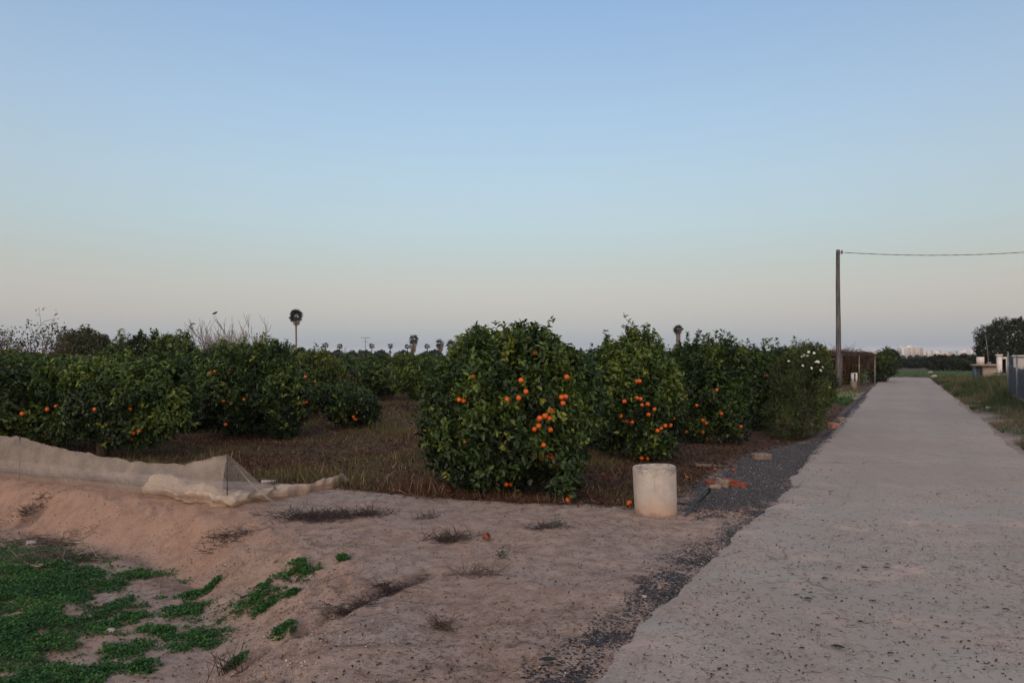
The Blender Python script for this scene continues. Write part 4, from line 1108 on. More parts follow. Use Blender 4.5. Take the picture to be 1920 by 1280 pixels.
# ------------------------------------------------------------------ ground cover
def region_pts(n, poly, zref=0.0):
    P = np.array(poly); lo = P.min(0); hi = P.max(0)
    x = RG.uniform(lo[0], hi[0], n); y = RG.uniform(lo[1], hi[1], n); m_ = inside(x, y, P); return x[m_], y[m_]

# green weeds of the sunken field
x = np.concatenate([RG.uniform(-12, -1.2, 420000), RG.uniform(-5, -1.2, 160000)]); y = np.concatenate([RG.uniform(3.0, 10.4, 420000), RG.uniform(3.2, 7, 160000)])
wdn = weed_density(x, y); vis = np.abs(x)/y < 1.35
kp = (RG.random(len(x)) < wdn**1.5*.85) & vis
x, y, wdn = x[kp], y[kp], wdn[kp]; n = len(x)
hh = RG.uniform(.0, .046, n)**1.0*wdn**2*(.25+1.3*fbm(x*5, y*5, 3, 75)); z = height(x, y)+hh
D = RG.normal(size=(n,3)); D[:,2] = np.abs(D[:,2])*.4+.15
N_ = np.stack([RG.normal(size=n)*.5, RG.normal(size=n)*.5, np.ones(n)], 1)
ls = RG.uniform(.010, .026, n); V, F = leaves(np.stack([x,y,z],1), D, N_, ls, ls*.7)
tn = np.clip(.12+.75*fbm(x*3.2, y*3.2, 3, 76)+RG.normal(size=n)*.14 + .30*sstep(.58,.72,fbm(x*1.1+5, y*1.1, 3, 79)), 0, 1)
tag(link('green_weeds', np_mesh('green_weeds', V, F, np.repeat(tn, 6)), M['weed']), 'low bright green weeds matting the sunken ground at lower left', 'weeds', kind='stuff')
print('weeds', n)

def clump(name, label, px, py, rpx, seed, mat='weed', hmax=.05, group='green weed clumps on the bare soil', tone=.35, ls=.019, flat=.42):
    p = ground_at(px, py); r_ = rpx*p[1]/FPX; rg = np.random.default_rng(seed); n = int(min(2600, 260+r_*r_*42000)) if px < 900 else 38
    a = rg.uniform(0, 6.28, n*3); e = rg.random(n*3)**.72*r_*1.4
    x = np.cos(a)*e*1.3; y = np.sin(a)*e*1.15
    kk = fbm(x/r_*2.3+seed*3.3, y/r_*2.3+seed, 4, 6) + .13*rg.normal(size=n*3) > .34+.30*(e/r_/1.25)**1.3; x, y, e = x[kk], y[kk], e[kk]*.75; n = len(x)
    z = height(p[0]+x, p[1]+y)-p[2] + rg.uniform(0, 1, n)*hmax*(1-.6*(e/r_)**2)
    D = rg.normal(size=(n,3)); D[:,2] = np.abs(D[:,2])*.5+.1; N_ = np.stack([rg.normal(size=n)*.5, rg.normal(size=n)*.5, np.ones(n)],1)
    l_ = rg.uniform(.7, 1.3, n)*ls; V, F = leaves(np.stack([x,y,z],1), D, N_, l_, l_*.7)
    tag(link(name, np_mesh(name, V, F, np.repeat(np.clip(tone+rg.normal(size=n)*.15,0,1), 6)), M[mat], loc=p), label, 'weed', group)
for i, (px, py, rp, lab) in enumerate([
    (562,1071,24,'dark green weed clump alone on the pale soil left of centre'),(486,1116,30,'green weed clump with a stick beside it'),(364,1200,40,'largest isolated green weed clump, near the bottom left'),
    (350,1148,30,'flat green weed clump above the largest isolated one'),(252,1158,24,'oval green weed clump left of the flat one'),(200,1174,24,'green weed clump beside a small pale stone'),
    (300,1184,18,'thin weed clump just left of the largest isolated one'),(240,1222,32,'long low weed clump below the stone'),(196,1260,22,'dark green weed clump close to the bottom edge'),(265,1250,22,'rounded weed clump near the bottom edge, right of the dark one'),
    (444,1241,14,'tiny pale weed clump near the bottom, furthest right'),(532,1183,16,'small weed clump right of the largest isolated one'),(642,1047,9,'tiny dark weed tuft far from the others toward the centre'),(398,1098,12,'small weed tuft at the right edge of the green mat'),
    (362,1117,16,'small bushy weed at the right edge of the green mat'),(1046,980,9,'bright green sprig on dry stalks in front of the big orange tree'),(942,1047,9,'small olive sprig on the bare sand at centre'),(500,1140,18,'weed clump under the lying stick'),(545,1115,10,'small sprig at the right end of the lying stick')]):
    clump('weed_clump', lab, px, py, rp, 900+i, hmax=.032 if px < 900 else .09, tone=.48 if px < 900 else .45, mat='weed' if px != 942 else 'grass')

# orchard floor: dry brown weeds with greener ones, thickest close to the edge
def orchard_floor():
    N0 = 300000
    u = RG.random(N0); y = 7.6*np.exp(u*math.log(45/7.6)); x = RG.uniform(-.72, .46, N0)*y
    m_ = sdf(x, y, ORCH) > .02+.25*RG.random(N0); s_, t_ = rst(x, y); m_ &= (t_ < -.35)
    m_ &= ~((sdf(x, y, GRAV1) > -.05))
    clr = fbm(x*.9, y*.9, 3, 130); m_ &= RG.random(N0) < .25+1.2*sstep(.38, .58, clr)
    right = sstep(1.2, 2.6, x); m_ &= RG.random(N0) > right*.72
    drive = (np.abs(s_-26.5) < 3.4) & (t_ > -7.5); m_ &= ~drive
    x, y = x[m_], y[m_]; n = len(x)
    P = np.stack([x, y, height(x, y)-.005], 1); D = RG.normal(size=(n,3))*.55; D[:,2] = np.abs(D[:,2])+.55
    tall = sstep(.45, .65, fbm(x*.5+3, y*.5, 3, 131)); L = RG.uniform(.04, .16, n)*(.6+1.2*tall)*(1-.5*sstep(1, 3, x)); W = RG.uniform(.003, .009, n)*(y/9)**.6
    V, Q, T = blades(P, D, L, W, .35)
    green = sstep(.50, .62, fbm(x*.55+17, y*.55+3, 3, 132) + .05*(x < .3))
    tn = np.where(RG.random(n) < green*.85, RG.uniform(.74,.88,n), RG.uniform(0,.66,n)); tn = np.where(RG.random(n) < .09, 1.0, tn)
    tag(link('dry_weeds', np_mesh('dry_weeds', V, [Q, T], np.repeat(tn, 5)), M['drygrass']), 'brown dry weeds and grass over the orchard floor', 'dry weeds', kind='stuff')
    # fallen leaves
    N1 = 90000; y = 7.6*np.exp(RG.random(N1)*math.log(26/7.6)); x = RG.uniform(-.70, .45, N1)*y
    s_, t_ = rst(x, y); m_ = (sdf(x, y, ORCH) > -.12+.4*RG.random(N1)) & (t_ < -.3) & (sdf(x, y, GRAV1) < .05); x, y = x[m_], y[m_]; n = len(x)
    D = RG.normal(size=(n,3)); D[:,2] *= .3; Nn = np.stack([RG.normal(size=n)*.4, RG.normal(size=n)*.4, np.ones(n)], 1); l_ = RG.uniform(.03, .065, n)
    V, F = leaves(np.stack([x, y, height(x, y)+RG.uniform(0,.02,n)], 1), D, Nn, l_, l_*.45, droop=-.1)
    tag(link('leaf_litter', np_mesh('leaf_litter', V, F, np.repeat(np.clip(RG.random(n)**1.6*.72, 0, 1), 6)), M['drygrass']), 'brown fallen leaves under the orange trees', 'leaf litter', kind='stuff')
orchard_floor()

# roadside grass at right, and field beyond
def verge():
    N0 = 260000; s_ = 3+57*RG.random(N0)**1.3; t_ = RW + .1+15*RG.random(N0)**1.5
    x, y = rxy(s_, t_); m_ = (x/y < .72)
    e = t_-RW; d = fbm(x*.8, y*.8, 3, 141)
    m_ &= RG.random(N0) < sstep(.0, .6, e+1.3*(d-.42))*(.5+.9*sstep(.38, .6, d)); x, y, s_, e = x[m_], y[m_], s_[m_], e[m_]; n = len(x)
    hump = np.exp(-(((s_-28)/14)**2+((e-3.6)/3.0)**2))
    L = RG.uniform(.04, .12, n)*(1+2.6*hump); W = RG.uniform(.005, .010, n)*(y/20)**.7
    L = L*(.5+1.5*sstep(.35,.7,fbm(x*1.6,y*1.6,2,143)))
    P = np.stack([x, y, height(x, y)-.01], 1); D = RG.normal(size=(n,3))*.4; D[:,2] = np.abs(D[:,2])+.8
    V, Q, T = blades(P, D, L, W, .35)
    tn = RG.uniform(0, .6, n); dry = sstep(.46, .60, fbm(x*.5+31, y*.5, 3, 142)); tn = np.where(RG.random(n) < dry*.8*(1-.5*hump)+.12, RG.uniform(.6, 1, n), tn)
    tag(link('verge_grass', np_mesh('verge_grass', V, [Q, T], np.repeat(tn, 5)), M['grass']), 'rough green and dry grass along the right side of the road', 'grass', kind='stuff')
    N1 = 60000; s_ = ROAD_END+2+45*RG.random(N1); t_ = RG.uniform(-14, 40, N1); x, y = rxy(s_, t_); m_ = ~((np.abs(t_-1.2) < 1.0) & (s_ < ROAD_END+9)); x, y = x[m_], y[m_]; n = len(x)
    P = np.stack([x, y, height(x, y)-.01], 1); D = RG.normal(size=(n,3))*.35; D[:,2] = np.abs(D[:,2])+.8
    V, Q, T = blades(P, D, RG.uniform(.1,.3,n), RG.uniform(.03,.07,n), .3)
    tag(link('crop', np_mesh('crop', V, [Q, T], np.repeat(np.clip(.28+RG.normal(size=n)*.12,0,1), 5)), M['cropmat']), 'even green crop covering the field beyond the road', 'crop', kind='stuff')
    # low greens by the pole
    for (px0, px1, py0, py1, tone, lab, seed) in [(1568,1612,737,750,.9,'yellow-green leafy plants at the foot of the timber pole',1),(1580,1600,752,760,.5,'short green plants along the gravel below the timber pole',2)]:
        p = ground_at((px0+px1)/2, (py0+py1)/2); rg = np.random.default_rng(seed); n = 900
        q = np.array([ground_at(px0, py1), ground_at(px1, py0)]); u = rg.random(n); v = rg.random(n)
        x = q[0,0]+(q[1,0]-q[0,0])*u; y = q[0,1]+(q[1,1]-q[0,1])*v
        ok = rst(x, y)[1] < -.3; x, y = x[ok], y[ok]; n = len(x); l_ = rg.uniform(.06,.13,n); D = rg.normal(size=(n,3)); D[:,2] = np.abs(D[:,2])*.8+.2; V, F = leaves(np.stack([x-p[0], y-p[1], height(x,y)-p[2]+rg.uniform(0,.16,n)], 1), D, rg.normal(size=(n,3))+np.array([0,0,1]), l_, l_*.4)
        tag(link('low_plants', np_mesh('low_plants', V, F, np.repeat(np.clip(tone+rg.normal(size=n)*.2,0,1), 6)), M['weed'], loc=p), lab, 'plants')
M['cropmat'] = leafmat('crop_leaf', [(0, (.05,.09,.04)), (.5, (.09,.15,.065)), (1, (.16,.19,.10))], rough=.7, spec=.15)
verge()

# gravel stones, soil clods, twigs
def pebbles(name, x, y, size, tint, mat, label, cat, sink=.3, emb=None):
    n = len(x); base = np.array([[1,0,0],[0,1,0],[-1,0,0],[0,-1,0],[0,0,1],[0,0,-.6]], float)
    V = base[None]*size[:, None, None]*RG.uniform(.6, 1.25, (n,6,1)) + RG.normal(size=(n,6,3))*(size*.15)[:, None, None]
    a = RG.uniform(0, 6.28, n); c, s_ = np.cos(a), np.sin(a)
    X = V[...,0]*c[:,None]-V[...,1]*s_[:,None]; Y_ = V[...,0]*s_[:,None]+V[...,1]*c[:,None]
    Z = V[...,2]*.75
    hz = height(x, y) if emb is None else emb
    V = np.stack([X+x[:,None], Y_+y[:,None], Z+(hz+size*(.5-sink))[:,None]], -1).reshape(-1, 3)
    f = np.array([[0,1,4],[1,2,4],[2,3,4],[3,0,4],[1,0,5],[2,1,5],[3,2,5],[0,3,5]]); F = (np.arange(n)[:,None,None]*6+f[None]).reshape(-1,3)
    return tag(link(name, np_mesh(name, V, F, np.repeat(tint, 6)), M[mat]), label, cat, kind='stuff')
def scatter_gravel():
    xs, ys = [], []
    n = 320000; s_ = RG.uniform(-1, 24, n); t_ = RG.uniform(-2.6, .3, n); x, y = rxy(s_, t_)
    d = sdf(x, y, GRAV1)+.35*(fbm(x*4, y*4, 3, 81)-.5); k_ = (d > -.03) & (RG.random(n) < np.clip(.25+d*3, 0, .8)); xs.append(x[k_]); ys.append(y[k_])
    n = 60000; s_ = RG.uniform(-6.5, 2.5, n); t_ = RG.uniform(-1.2, .8, n); x, y = rxy(s_, t_)
    k_ = RG.random(n) < .6*stripe(x, y)**1.6 + .010; xs.append(x[k_]); ys.append(y[k_])
    x = np.concatenate(xs); y = np.concatenate(ys); s_, t_ = rst(x, y)
    m_ = (t_ < .03 + .12*RG.random(len(x))) | (s_ < 2.5); x, y, t_ = x[m_], y[m_], t_[m_]
    n = len(x); tn = RG.uniform(0, .85, n); tn = np.where(RG.random(n) < .012, 1, tn)
    hz = np.maximum(height(x, y), np.where(t_ > .0, .010 - np.where(rst(x, y)[0] < 2.2, .052*sstep(.24, .0, t_), 0), -9))
    pebbles('gravel', x, y, RG.uniform(.003, .009, n)*(1+.35*(y > 9)), tn, 'gravelmat', 'dark grey gravel spilling along the left edge of the road', 'gravel', emb=hz)
    print('gravel', n)
scatter_gravel()
def scatter_clods():
    n = 52000; y = 3.3*np.exp(RG.random(n)*math.log(9.6/3.3)); x = RG.uniform(-.74, .45, n)*y
    s_, t_ = rst(x, y); m_ = (t_ < -.05) & (sdf(x, y, ORCH) < .1); d = sdf(x, y, LOWP); near = np.exp(-((d-.1)/.45)**2)
    m_ &= RG.random(n) < .22+.8*near*(x < -1); x, y, near = x[m_], y[m_], near[m_]; n = len(x)
    sz = RG.uniform(.0025, .0065, n)*(1+1.6*near*RG.random(n)**4); tn = RG.uniform(0,.85,n); tn = np.where(RG.random(n) < .03, 1, tn)
    pebbles('soil_clods', x, y, sz, tn, 'clod', 'small crumbs and clods of soil on the bare ground', 'soil clods')
scatter_clods()

def sticks(name, x, y, z, L, r, mat, label, cat, kind='stuff', loc=None, up=.12, bend=.25):
    n = len(x); a = RG.uniform(0, 6.28, n); D = np.stack([np.cos(a), np.sin(a), RG.normal(size=n)*up+up*.4], 1); D = unit(D)
    Sd = unit(np.cross(D, np.array([0,0,1.0]))); U = np.cross(Sd, D)
    P0 = np.stack([x,y,z],1)-D*L[:,None]*.5; P1 = P0+D*L[:,None]*.5+Sd*(L*RG.normal(size=n)*bend*.3)[:,None]; P2 = P0+D*L[:,None]
    V = []
    for P, f in ((P0,1.0),(P1,.85),(P2,.4)):
        for (c, s_) in ((1,0),(-.5,.87),(-.5,-.87)): V.append(P+(Sd*c+U*s_)*(r*f)[:,None])
    V = np.stack(V,1).reshape(-1,3); f = []
    for k in (0,3):
        for j in range(3): f.append([k+j, k+(j+1)%3, k+3+(j+1)%3, k+3+j])
    F = (np.arange(n)[:,None,None]*9+np.array(f)[None]).reshape(-1,4)
    o = link(name, np_mesh(name, V, F), M[mat], loc=loc); tag(o, label, cat, kind=kind); return o
def litter_on_sand():
    n = 34000; y = 3.3*np.exp(RG.random(n)*math.log(14/3.3)); x = RG.uniform(-.72,.72,n)*y; s_, t_ = rst(x, y)
    sand = (t_ < 0) & (sdf(x, y, ORCH) < .15); onroad = (t_ >= 0) & (t_ < RW)
    dn = fbm(x*1.3, y*1.3, 3, 151)
    p = np.where(sand, .08+.9*sstep(.45,.68,dn), np.where(onroad, (.10+.40*sstep(.45,.65,dn))*sstep(13,4.5,y)+.03, 0)); k_ = RG.random(n) < p; x, y, onr = x[k_], y[k_], onroad[k_]; n = len(x)
    z = np.where(onr, .016, height(x, y)+.004)
    sticks('plant_litter', x, y, z, RG.uniform(.008,.04,n)*(1+1.8*(RG.random(n) < .12)), RG.uniform(.0007,.0017,n), 'twig', 'tiny dead twigs and stalks strewn on the bare ground', 'plant litter', up=.08)
    n = 4200; y = 3.3*np.exp(RG.random(n)*math.log(9/3.3)); x = RG.uniform(-.5,.72,n)*y; s_, t_ = rst(x, y); k_ = (t_ < RW) & (sdf(x, y, ORCH) < .15); x, y, t_ = x[k_], y[k_], t_[k_]; n = len(x)
    D = RG.normal(size=(n,3)); D[:,2] *= .15; l_ = RG.uniform(.010,.026,n); V, F = leaves(np.stack([x,y,np.where(t_ > 0,.018,height(x,y)+.006)],1), D, np.stack([RG.normal(size=n)*.35,RG.normal(size=n)*.35,np.ones(n)],1), l_, l_*.5, droop=-.15)
    tag(link('leaf_scraps', np_mesh('leaf_scraps', V, F, np.repeat(RG.uniform(0,.35,n),6)), M['drygrass']), 'tiny dark leaf scraps dotted over sand and road', 'leaf scraps', kind='stuff')
litter_on_sand()

def brush(label, px, py, rx, n, seed, h=.16, mat='char', name='brush_heap', Lm=.16):
    p = ground_at(px, py); rg = np.random.default_rng(seed); sx = rx*p[1]/FPX; sy = sx*.42
    x = rg.normal(size=n)*sx*.5; y = rg.normal(size=n)*sy*.5; b = MB()
    for i in range(n):
        L = rg.uniform(.3,1)*Lm; a = rg.uniform(0,6.28); up = rg.random()**1.5
        g0 = gz(p[0]+x[i], p[1]+y[i])-p[2]+rg.random()*.02
        d = np.array([math.cos(a), math.sin(a)*.8, up*1.1*h/.16]); d = d/np.linalg.norm(d)
        q0 = np.array([x[i],y[i],g0]); q1 = q0+d*L*.5+rg.normal(size=3)*.012; q2 = q1+d*L*.5+rg.normal(size=3)*.02
        q1[2] = max(q1[2], g0+.002); q2[2] = max(q2[2], g0+.002)
        b.tube([q0,q1,q2],[.0030,.0022,.0010],3,False)
    tag(b.build(name, M[mat], loc=p), label, 'dead brush', 'heaps of dead brush on the sand')
brush('wide heap of dark dead stalks below the bunched net', 600, 972, 92, 520, 1, .14)
brush('thin scatter of dead twigs right of the wide dark heap', 688, 967, 44, 110, 2, .16, Lm=.2)
brush('grey dead weed with upright stalks at centre left', 843, 1014, 40, 130, 3, .18)
brush('small dry tuft of stalks above the grey dead weed', 803, 972, 20, 40, 4, .2, 'twig')
brush('flat spray of dead stalks around the bright green sprig', 1030, 990, 40, 70, 5, .06)
brush('bent dry stalks in a brown patch at lower centre', 890, 1078, 46, 60, 6, .12, 'twig')
brush('dry tuft close to the bottom centre of the sand', 832, 1178, 26, 50, 7, .14, 'twig')
brush('low dead weed on the clay bank in front of the net', 62, 936, 34, 140, 8, .10)
brush('dark debris lying at the upper end of the furrow', 735, 1110, 34, 110, 9, .03)
brush('thin dark debris lower down in the furrow', 655, 1148, 46, 120, 12, .025)
brush('dark debris at the foot of the clay bank', 430, 1013, 60, 130, 10, .05)
brush('thin dead stalks near the bottom edge left of centre', 425, 1262, 40, 22, 11, .55, 'char', Lm=.24)

def dead_branch(label, pts_px, r, seed, mat='straw', fork=5, lift=.03):
    P = []; 
    for i, (a, c) in enumerate(pts_px):
        q = ground_at(a, c); q[2] += lift*(1.0 if 0 < i < len(pts_px)-1 else .4); P.append(q)
    org = P[0].copy(); P = np.array(P)-org; b = MB(); rg = np.random.default_rng(seed)
    t = np.linspace(0, len(P)-1, len(P)*5); Q_ = np.stack([np.interp(t, np.arange(len(P)), P[:,k_]) for k_ in range(3)],1)+rg.normal(size=(len(t),3))*r*.6
    b.tube(Q_, np.linspace(r, r*.4, len(t)), 6)
    for _ in range(fork):
        i = rg.integers(1, len(Q_)-1); d = unit(rg.normal(size=3)*np.array([1,1,.25])+np.array([0,0,.12])); L = rg.uniform(.08,.28)
        q1 = Q_[i]+d*L*.5; q2 = Q_[i]+d*L+rg.normal(size=3)*.02; 
        for q in (q1, q2): q[2] = max(q[2], gz(org[0]+q[0], org[1]+q[1])-org[2]+.01)
        b.tube([Q_[i], q1, q2], [r*.5,r*.35,r*.15], 4)
    tag(b.build('dead_branch', M[mat], loc=org, smooth=True), label, 'branch', 'dead branches on the weeds')
dead_branch('pale forked dead branch on the weeds, the one reaching furthest right', [(110,1015),(150,1022),(172,1030),(178,1045),(200,1054)], .009, 1)
dead_branch('long pale dead branch along the lower edge of the branch pile', [(25,1062),(70,1068),(100,1060),(115,1048),(122,1058),(150,1052)], .009, 2)
dead_branch('brown dead branch lying behind the pale forked one', [(5,1020),(50,1014),(100,1014),(140,1020),(170,1024)], .007, 3, 'twig', 7)
dead_branch('brown branch curving through the middle of the branch pile', [(60,1045),(110,1052),(150,1045),(185,1040)], .007, 4, 'twig', 8)
dead_branch('short straight dark stick lying across the weed clump', [(452,1122),(500,1112),(524,1106)], .008, 5, 'hose', 0)
brush('tangle of brown twigs in the middle of the green weeds', 110, 1050, 85, 260, 21, .10, 'twig', 'brush_heap', .22)
brush('thin layer of brown twigs behind the tangle in the weeds', 90, 1018, 80, 150, 22, .05, 'twig', 'brush_heap', .22)

# dark leaves on the road, each one
def road_leaf(px, py, L, rz, lab):
    p = atz(px, py, .02); b = MB(); rg = np.random.default_rng(int(px))
    n = 7; V = []; 
    for i in range(n):
        u = i/(n-1); w_ = L*.28*math.sin(math.pi*min(max(u,.04),.98))**.7
        V += [(u*L-L/2, -w_+rg.normal()*L*.03, .004+.35*w_+rg.normal()*.002), (u*L-L/2, 0, .002+rg.normal()*.001), (u*L-L/2, w_+rg.normal()*L*.03, .004+.3*w_)]
    Q = [[3*i+j, 3*i+j+1, 3*i+j+4, 3*i+j+3] for i in range(n-1) for j in range(2)]
    b.add(V, Q); o = b.build('dead_leaf', M['wire'], loc=p); o.rotation_euler = (0,0,rz); tag(o, lab, 'leaf', 'dark dead leaves on the road')
for i, (px, py, L, rz, lab) in enumerate([(1515,1122,.055,.1,'largest black dead leaf on the road, in a group of four'),(1494,1115,.035,-.3,'small leaf left of the largest black leaf'),(1520,1111,.035,.3,'small leaf just behind the largest black leaf'),(1507,1105,.03,.2,'faint small leaf furthest back in the group of four'),
    (1547,1084,.05,.1,'dark leaf in front of the row of three'),(1574,1063,.04,.0,'left leaf of the row of three dark leaves'),(1622,1064,.055,-.15,'middle leaf of the row of three dark leaves'),(1663,1064,.045,0,'right leaf of the row of three dark leaves'),(1664,1057,.03,-.2,'small leaf just behind the right one of the row'),
    (1534,1158,.03,.8,'small upper leaf of two short dark bits near the bottom'),(1533,1172,.03,-.3,'small lower leaf of two short dark bits near the bottom'),(1613,1165,.035,-.5,'slanting dark leaf right of the two short bits'),(1571,1213,.07,-.4,'long dark leaf near the bottom of the road'),(1504,1215,.035,.2,'dark leaf left of the long one near the bottom'),
    (1883,1062,.05,1.2,'upright curled leaf near the right edge of the road'),(1635,1126,.035,-.3,'small leaf between the row of three and the bottom'),(1405,1193,.02,.5,'tiny dark leaf left on the road near the gravel'),(1670,1225,.04,.1,'leaf right of the long one near the bottom'),(1886,1142,.04,-.4,'dark leaf low at the right edge of the road'),
    (1028,1238,.10,.05,'dark dead leaf spray on the sand at the bottom'),(765,1208,.03,.3,'dark curled leaf on the sand at lower centre')]):
    road_leaf(px, py, L, rz, lab)
# terracotta shard and stones
p = ground_at(911, 1010); V, Q = lathe([(.030,-.01),(.034,.02),(.028,.045),(.020,.045),(.024,.02),(.02,.0)], 16, .05, 3)
o = link('clay_shard', np_mesh('clay_shard', V, Q, None, True), M['brick'], loc=(p[0], p[1], p[2]+.02)); o.rotation_euler = (1.2,.3,.4); tag(o, 'small broken ring of red clay on the sand at centre', 'clay shard')
for (px, py, r_, lab) in [(1208,1119,.018,'small white stone on the sand beside the gravel line'),(207,1184,.035,'pale stone between two weed clumps at lower left'),(58,1020,.055,'pinkish stone in the green weeds at the left edge'),(302,1000,.018,'tiny white stone at the foot of the clay bank'),(1745,700,.35,'pale stone at the right of the road end'),(1752,707,.25,'smaller pale stone at the right of the road end'),(1853,766,.09,'flat white stone on the right verge')]:
    p = ground_at(px, py); me = sphere_mesh('stone', r_, 10, 7, .55, .12); tag(link('stone', me, M['stone'], loc=(p[0],p[1],p[2]+r_*.2)), lab, 'stone')

# ------------------------------------------------------------------ left of the road end: arbour, marker post, white can
def arbour():
    A = atz(1578, 722, 0); Bp = atz(1640, 717, 0); h = 1.72; org = A.copy(); org[2] = gz(A[0], A[1])
    root = thing('arbour', 'long low frame of posts smothered in dry brown vines, left of the road end', 'arbour', org)
    ax = (Bp-A); L = np.linalg.norm(ax); ax /= L; dp = np.array([-ax[1], ax[0], 0])
    k = 0
    for u in (0,.5,1.0):
        for v in (0, 2.0):
            q = ax*L*u+dp*v; b = MB(); b.tube([(q[0],q[1],-.1),(q[0]+.02,q[1],h)], .045, 6); b.build('post', M['straw' if v == 0 and u else 'twig'], root)
    b = MB()
    for v in (0,1,2.0): b.tube([dp*v+np.array([0,0,h])-ax*.2, ax*L+dp*v+np.array([0,0,h])+ax*.2], .03, 5)
    for u in np.linspace(0,1,8): b.tube([ax*L*u-dp*.2+np.array([0,0,h+.04]), ax*L*u+dp*2.2+np.array([0,0,h+.04])], .022, 5)
    b.build('roof_frame', M['twig'], root)
    rg = np.random.default_rng(66); b = MB()
    for i in range(1700):
        u, v = rg.random(), rg.random()**1.5; q = ax*L*u+dp*2.0*v+np.array([0,0,h+rg.uniform(-.05,.2)])
        pts = [q]; d = unit(rg.normal(size=3)*np.array([1,1,.3])); Ls = rg.uniform(.2,.5)
        for _ in range(4): d = unit(d+rg.normal(size=3)*.35+np.array([0,0,-.22])); q = q+d*Ls*.5; q[2] = max(q[2], .05); pts.append(q)
        b.tube(pts, [.011,.009,.007,.005,.003], 3, False)
    b.build('dry_vine', M['vine'], root)
    n = 14000; u = rg.random(n); v = rg.random(n)*2.2; z = h+.15-np.abs(rg.normal(size=n))*.65; z = np.clip(z, .1, 3)
    P = ax*L*u[:,None]+dp*v[:,None]; P[:,2] = z; V, F = leaves(P, rg.normal(size=(n,3)), rg.normal(size=(n,3)), .10, .06)
    link('dry_leaves', np_mesh('dry_leaves', V, F, np.repeat(rg.random(n)*.75,6)), M['drygrass'], root)
M['vine'] = simple('dry_vine', (.10,.065,.05), (.055,.036,.03), 8, .95, .2)
arbour()
leafy_tree('citrus_tree', 'dark shrub growing under the left end of the dry arbour', 1590, 44, [(1588,700,0,14,20),(1600,705,0,10,14)], M['citrus_yellow'], 500, .12, 36, (.4,.05), tips=8)
p = ground_at(1601, 732); r = thing('marker_post', 'stubby concrete marker post with a white box on top, right of the timber pole', 'marker post', p)
b = MB(); b.box((0,0,.22), (.24,.2,.48), .15, .01); b.build('base', M['mortar'], r)
b = MB(); b.box((-.07,0,.64), (.05,.16,.38), .15); b.box((.11,0,.66), (.05,.16,.42), .15); b.box((.02,.0,.845), (.235,.155,.04), .15); b.build('frame', M['render'], r)
b = MB(); b.box((.02,.03,.64), (.12,.03,.36), .15); b.build('panel', M['blue'], r)
p = ground_at(1562, 727); V, Q = lathe([(.001,.0),(.10,0),(.12,.03),(.13,.26),(.125,.30),(.06,.33),(.001,.335)], 16, .03, 4)
tag(link('white_canister', np_mesh('white_canister', V, Q, None, True), M['white'], loc=(p[0]-.02,p[1],p[2]+.12)), 'white plastic canister on a stump beside the timber pole', 'canister')
p = ground_at(1562, 742)
b = MB()
for i in range(7): b.box((RG.normal()*.12, RG.normal()*.10, .07+.05*i), (.30-.03*i,.22-.02*i,.13), RG.uniform(0,3), .02)
tag(b.build('stone_pile', M['mortar'], loc=p), 'small pile of brown rubble at the foot of the timber pole', 'rubble')

# ------------------------------------------------------------------ right: pump house, wall, fence
def pump_house():
    Y = 41.0; k = Y/FPX; c = atY(1856, HOR, Y); c[0] += .15; g = gz(c[0], c[1]); zt = hgt(686, Y)
    root = thing('pump_house', 'low tan rendered pump house with flat slab roof and a square chimney', 'shed', (c[0], c[1], g-.2), None, rad(-27)); root.scale = (.87,1,1); z0 = g-.2
    xl = atY(1830, HOR, Y)[0]-c[0]; xm = atY(1843, HOR, Y)[0]-c[0]; xr = atY(1874, HOR, Y)[0]-c[0]
    H = zt-z0
    b = MB(); b.box(((xm+xr)/2, .7, H/2), (xr-xm, 1.6, H)); b.build('wall', M['render2'], root)
    b = MB(); b.box(((xl+xm)/2-.002, 1.1, H/2-.01), (xm-xl-.006, 1.6, H-.02)); b.build('side_wall', M['blue'], root)
    b = MB(); 
    for i in range(3):
        zz = H*.45+i*.16; b.box(((xl+xm)/2, .27, zz), (xm-xl-.1,.03,.03))
    b.tube([(xl+.03,.24,-.1),(xl+.01,.24,H)], .03, 5)
    b.build('grille', M['galv'], root)
    b = MB(); b.box(((xl+xr)/2, .8, H+.045), (xr-xl+.28, 2.3, .09), 0); b.build('roof', M['ochre'], root)
    x0 = atY(1834.5, HOR, Y)[0]-c[0]; x1 = atY(1848, HOR, Y)[0]-c[0]; zc_ = hgt(669, Y)-z0
    b = MB(); b.box(((x0+x1)/2, .8, (zc_+H+.09)/2), (x1-x0, .42, zc_-H-.092)); b.build('chimney', M['render'], root)
    a0 = atY(1855.5, HOR, Y)[0]-c[0]; at_ = atY(1850.5, HOR, Y)[0]-c[0]
    b = MB(); b.box((a0+.03,.5,H+.15), (.22,.2,.12)); b.tube([(a0,.5,H+.1),((a0+at_)/2+.02,.5,(H+hgt(626,Y)-z0)/2),(at_,.5,hgt(626,Y)-z0)], [.028,.02,.012], 5); b.build('leaning_mast', M['galv'], root)
pump_house()
